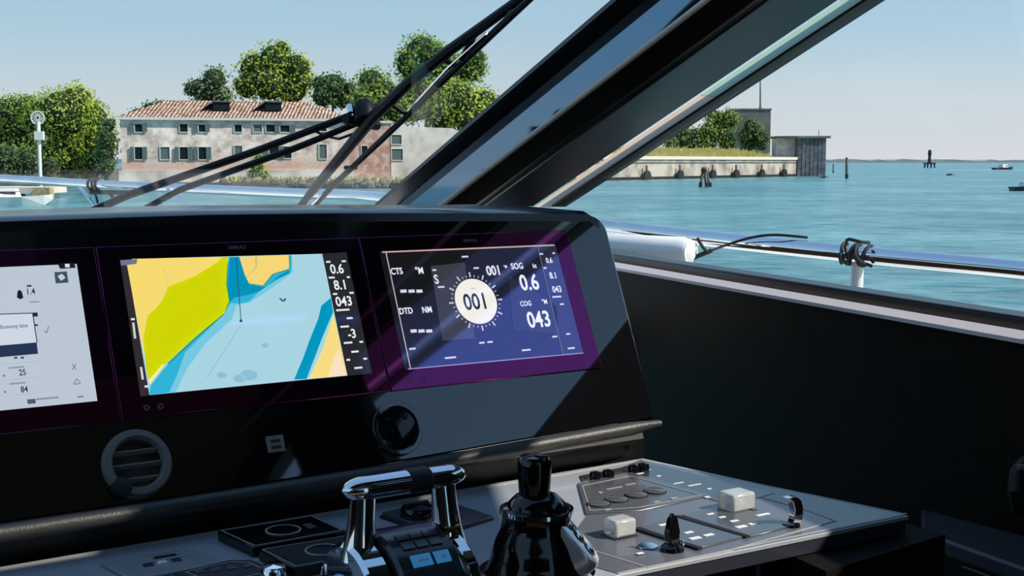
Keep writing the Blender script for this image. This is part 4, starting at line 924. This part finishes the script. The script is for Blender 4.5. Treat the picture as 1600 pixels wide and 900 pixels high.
def motorboat(name, label, c0, L_, bw, yaw_, cabin=True, dark=False):
    t = thing(name, label, 'boat', c0); ax = V(math.cos(yaw_), math.sin(yaw_), 0); ay = V(-ax[1], ax[0], 0); R_ = []
    for k, w_, zb, ztp in ((-.5, .85, .0, .55), (-.2, 1, -.1, .55), (.2, .85, -.1, .62), (.42, .4, 0, .72), (.5, .03, .4, .78)):
        p = c0 + ax * L_ * k; R_.append([p - ay * bw / 2 * w_ + UP * ztp * bw * .5, p - ay * bw * .3 * w_ + UP * zb * bw * .5, p + ay * bw * .3 * w_ + UP * zb * bw * .5, p + ay * bw / 2 * w_ + UP * ztp * bw * .5])
    m = MB(); m.loft(R_); m.build('hull', 'hull_dark' if dark else 'gelcoat', t, smooth=False)
    if cabin:
        m = MB(); q = c0 + ax * L_ * -.02 + UP * bw * .30
        m.loft([[q + ax * x + ay * y + UP * z for x, y in ((-.16 * L_ * k, -.34 * bw * k), (.16 * L_ * k, -.3 * bw * k), (.16 * L_ * k, .3 * bw * k), (-.16 * L_ * k, .34 * bw * k))] for z, k in ((0, 1), (bw * .28, .85), (bw * .30, .8))]); m.build('cabin', 'gelcoat', t, smooth=False)
        m = MB(); m.cbox(q + UP * bw * .15, ax * L_ * .29, ay * bw * .60, UP * bw * .10); m.build('cabin_window', 'window_dark', t, smooth=False)
    return t
motorboat('motorboat', 'white motorboat moored below the jetty at the left edge', V(at(10, 318, 88)[0], 88, ZW), 6.2, 1.9, .1)

# --- fortified quay on the right
qa, qb = hz(850, 284, ZW), hz(1244.5, 275.4, ZW); qd = nrm(qb - qa); QL = np.linalg.norm(qb - qa); qn = V(-qd[1], qd[0], 0); qn = qn if qn[1] > 0 else -qn
ztop = at(1246, 247, qb[1])[2]
qy = thing('stone_quay', 'long pale stone quay wall with a light coping on the right', 'quay', qa * .3 + qb * .7)
m = MB(); m.box(qa - UP * .6, qb - qa, qn * 4, UP * (ztop - ZW + .2)); m.build('wall', 'quay_stone', qy, smooth=False)
m = MB(); m.box(qa - qn * .25 + UP * (ztop - ZW - .35), qb - qa, qn * 4.3, UP * .55); m.build('coping', 'cap_stone', qy, smooth=False)
m = MB(); m.box(qa - qn * .12 + UP * (ztop - ZW - .95), qb - qa, qn * 1, UP * .22); m.build('string_course', 'concrete_dark', qy, smooth=False)
m = MB(); m.box(qa - qn * .3 - UP * .5, qb - qa, qn * 1, UP * .95); m.build('wet_footing', 'pile_wet', qy, smooth=False)
for x, ml in ((1005, 'leftmost, nearest the windscreen pillar'), (1057, 'second from the pillar'), (1108, 'just behind the leaning piles'), (1145, 'first right of the leaning piles'), (1185, 'second right of the leaning piles'), (1220, 'closest to the boarded bunker')):   # dark arched outlets with a little post above
    r = ray(x, 272); k = (qa.dot(qn)) / r.dot(qn); p = r * k; p = V(p[0], p[1], ZW + .35) - qn * .5
    t = thing('mooring_stage', 'dark half-round mooring stage on the quay, ' + ml, 'mooring', p, 'mooring stages along the quay')
    m = MB(); m.prism([p + qd * (.98 * math.cos(a)) + UP * (1.15 * math.sin(a)) for a in np.linspace(0, math.pi, 10)], -qn * .5); m.build('hood', 'pile_wet', t, smooth=False)
    m = MB(); m.box(p - qd * .13 - qn * .3 + UP * .9, qd * .26, qn * .26, UP * 1.1); m.build('post', 'concrete_dark', t, smooth=False)
# grass bank and ground behind the coping
m = MB(); g0, g1 = qa + qn * 4, qb + qn * 4
zb0 = ztop; zb1 = at(1150, 233, (g1 + qn * 14)[1])[2]
m.add([V(g0[0], g0[1], zb0), V(g1[0], g1[1], zb0), V(*(g1 + qn * 14)[:2], zb1), V(*(g0 + qn * 14)[:2], zb1), V(*(g1 + qn * 60)[:2], zb1), V(*(g0 + qn * 60)[:2], zb1)] + [V(*q[:2], ZW - .6) for q in (g0, g1, g1 + qn * 60, g0 + qn * 60)], [(0, 1, 2, 3), (3, 2, 4, 5), (6, 7, 1, 0), (7, 8, 4, 2, 1), (8, 9, 5, 4), (9, 6, 0, 3, 5)])
m.build('grass_bank', 'grass', smooth=False, label='dry yellow green grass bank on top of the stone quay', category='grass bank', **ST)
def yq(x): r = ray(x, 260); return (r * (qa.dot(qn) / r.dot(qn)))[1]
m = MB()
for i in range(900):
    s_ = rng.uniform(.38, .99); p = qa + (qb - qa) * s_ + qn * rng.uniform(4, 13); h = rng.uniform(.5, 1.3); z = zb0 + (zb1 - zb0) * ((p - qa).dot(qn) - 4) / 14
    q = V(p[0], p[1], z); w_ = rng.uniform(.2, .5); m.add([q - V(w_, 0, 0), q + V(w_, 0, 0), q + V(rng.normal(0, .3), 0, h)], [(0, 1, 2)])
m.build('reed_tufts', 'grass', smooth=False, label='tall dry grass tufts above the quay coping', category='grass', kind='stuff')
db = yq(1180) + 26
tree('shore_bush', 'grey green bush behind the quay, next to the pillar', [(1062, 205, 18), (1045, 216, 14), (1080, 214, 16), (1052, 226, 13), (1072, 226, 13), (1088, 226, 12)], db, 'leaf_grey', 1062, zb1, leaf=.6, trunk_r=.15)
tree('shore_bush', 'large mid green bush in the middle above the quay', [(1125, 196, 22), (1140, 185, 16), (1108, 205, 18), (1132, 214, 16), (1115, 182, 13), (1108, 224, 14), (1138, 225, 14), (1095, 216, 13)], db, 'leaf_mid', 1125, zb1, leaf=.6, trunk_r=.15)
tree('shore_bush', 'dark green bush in front of the square tower', [(1180, 206, 17), (1192, 216, 12), (1165, 212, 14), (1172, 196, 12), (1170, 225, 13), (1190, 226, 11)], db - 2, 'leaf_dark', 1178, zb1, leaf=.55, trunk_r=.15)
dt = db + 14; a, b = at(1148, 172, dt), at(1204.5, 172, dt)
tw = thing('square_tower', 'square grey concrete tower behind the bushes', 'tower', V((a[0] + b[0]) / 2, dt, zb1))
m = MB(); m.box(V(a[0], dt, zb1 - 1), V(b[0] - a[0], 0, 0), V(0, 8, 0), UP * (a[2] - zb1 + 1)); m.build('wall', 'concrete_dark', tw, smooth=False)
m = MB(); m.box(V(a[0] - .15, dt - .15, a[2]), V(b[0] - a[0] + .3, 0, 0), V(0, 8.3, 0), UP * .35); m.build('roof_slab', 'concrete_dark', tw, smooth=False)
a = at(1188, 171, dt + 2); b = at(1188, 100, dt + 2)
ms = thing('mast', 'thin mast rising from the square tower', 'mast', a); m = MB(); m.tube([a, b], [.22, .10], 6); m.build('pole', 'concrete_dark', ms)
m = MB(); m.lathe(a, UP, [(.4, 0), (.3, .5), (0, .5)], 8); m.build('foot', 'concrete_dark', ms)
# boarded bunker at the end of the quay
dk = yq(1246) - .5; a, b = at(1246.5, 216, dk), at(1291, 216, dk)
bk = thing('boarded_bunker', 'grey boarded block with flat overhanging roof at the quay end', 'bunker', V((a[0] + b[0]) / 2, dk, ZW))
m = MB(); m.box(V(a[0], dk, ZW - .5), V(b[0] - a[0], 0, 0), V(0, 6, 0), UP * (a[2] - ZW + .5)); m.build('block', 'concrete_dark', bk, smooth=False)
nb = 7; wb = (b[0] - a[0]) / nb; first = None
for i in range(nb):
    m = MB(); m.box(V(a[0] + wb * i + .06, dk - .14 - .05 * (i % 2), ZW - .3), V(wb - .12, 0, 0), V(0, .16, 0), UP * (a[2] - ZW + .25)); m.build('board', 'board_grey', bk, smooth=False)
r0, r1 = at(1207, 216, dk + 5), at(1297, 217, dk)
m = MB(); m.prism([V(r0[0], dk + 1, a[2]), V(a[0] - .2, dk - .6, a[2]), V(r1[0], dk - .6, a[2]), V(r1[0], dk + 7, a[2]), V(r0[0], dk + 7, a[2])], UP * .45); m.build('roof_slab', 'concrete_dark', bk, smooth=False)
m = MB(); m.box(V(r0[0] + .2, dk + 2.5, zb0 - 1), V(a[0] - r0[0], 0, 0), V(0, 4, 0), UP * (a[2] - zb0 + 1)); m.build('side_wall', 'stone_pale', bk, smooth=False)
m = MB(); m.tube([at(1280, 216, dk + 1), at(1279, 203, dk + 1)], .06, 5); m.build('rod', 'pile_wet', bk)
def pile(name, label, x, y0, y1, wpx, lean=0, band=True, group=None):
    p = hz(x, y1, ZW); d = p[1]; r = wpx * PX(d) / 2; tp = at(x + lean, y0, d)
    t = thing(name, label, 'pile', p, group); m = MB(); m.tube([p - UP * .6, p * .5 + tp * .5, tp], [r, r, r * .9], 8); m.build('shaft', 'pile_wood', t)
    if band: m = MB(); m.tube([p - UP * .5, p + (tp - p) * .22], r * 1.12, 8); m.build('wet_band', 'pile_wet', t)
    return t
tri = thing('mooring_dolphin', 'three leaning grey piles tied together in front of the quay', 'piles', hz(1100, 292, ZW)); q0 = hz(1100, 292, ZW); dd = q0[1]
for x0_, x1_, oy in ((1094, 1098.5, 0), (1105, 1100.5, 0), (1111, 1102, .8)):
    f0, f1 = at(x0_, 293, dd + oy), at(x1_, 261, dd + oy); f0 = V(f0[0], f0[1], ZW)
    m = MB(); m.tube([f0 - UP * .6, f1], [.20, .15], 8); m.build('pile', 'pile_wood', tri)
    m = MB(); m.tube([f0 - UP * .5, f0 + (f1 - f0) * .22], .215, 8); m.build('wet_band', 'pile_wet', tri)
m = MB(); m.lathe(at(1100, 266, dd - .1) - UP * .15, UP, [(.34, 0), (.34, .3), (0, .3)], 10); m.build('binding', 'pile_wet', tri)
pile('channel_pile', 'tall dark channel pile standing right of the bunker', 1323, 246, 279, 4.5)
pile('channel_pile', 'short thin pile left of the tall channel pile', 1302, 256, 270, 2)
bc = hz(1452, 262, ZW); d = bc[1]; s_ = PX(d)
be = thing('channel_beacon', 'dark channel beacon on a piled platform near the horizon', 'beacon', bc)
m = MB()
for k in (-8, -3, 3, 9): m.tube([bc + V(k * s_, 0, -.5), bc + V(k * .8 * s_, 0, 6 * s_)], 1.2 * s_, 6)
m.build('platform_piles', 'pile_wet', be)
m = MB(); m.cbox(bc + UP * 6.5 * s_, V(17 * s_, 0, 0), V(0, 10 * s_, 0), UP * 2 * s_); m.build('platform', 'pile_wet', be, smooth=False)
m = MB(); m.lathe(bc + UP * 7 * s_, UP, [(3.4 * s_, 0), (2 * s_, 10 * s_), (3 * s_, 14 * s_), (2.4 * s_, 20 * s_), (0, 21 * s_)], 10); m.build('light_tower', 'hull_dark', be)
for x, y, lab in ((1485, 274, 'dark flat buoy drifting right of the channel beacon'), (1288, 278, 'small dark buoy at the foot of the boarded bunker')):
    p = hz(x, y, ZW); s_ = PX(p[1]); t = thing('buoy', lab, 'buoy', p)
    m = MB(); m.ball(p + UP * .5 * s_, 4.5 * s_, 10, 6, (1.5, 1, .55)); m.build('float', 'hull_dark', t)
    m = MB(); m.tube([p, p + V(-5 * s_, 0, 3 * s_)], s_ * .8, 5); m.build('line_tail', 'hull_dark', t)
p = hz(1568, 266, ZW); motorboat('speedboat', 'small dark speedboat near the horizon with a white wake', p, 9, 3.2, .5, cabin=True, dark=True)
m = MB(); m.prism([p + V(-20, -4, .02), p + V(8, -4.6, .02), p + V(14, -3, .02), p + V(-16, -2.6, .02)], UP * .12); m.build('wake', 'foam', smooth=False, label='white foam streak behind the distant speedboat', category='wake', kind='stuff')
p = hz(1604, 298, ZW); motorboat('motorboat', 'dark hulled boat with white cabin at the right picture edge', p, 3.4, 1.5, .2, cabin=True, dark=True)
# far shore
m = MB(); d = 2600; n = 320; X = np.linspace(-2600, 2600, n); hh = 3.0 + 1.2 * np.abs(np.sin(X * .013)) + rng.uniform(0, 4.0, n)
vv = []
for x, h in zip(X, hh): vv += [(x, d, ZW - 2), (x, d, ZW + h), (x, d + 120, ZW + h * .9), (x, d + 120, ZW - 2)]
m.add(vv, [(4 * i + k, 4 * i + 4 + k, 4 * i + 5 + k, 4 * i + 1 + k) for i in range(n - 1) for k in (0, 1, 2)]); m.build('far_shore', 'far_land', smooth=False, label='low hazy shoreline along the horizon', category='shore', **ST)
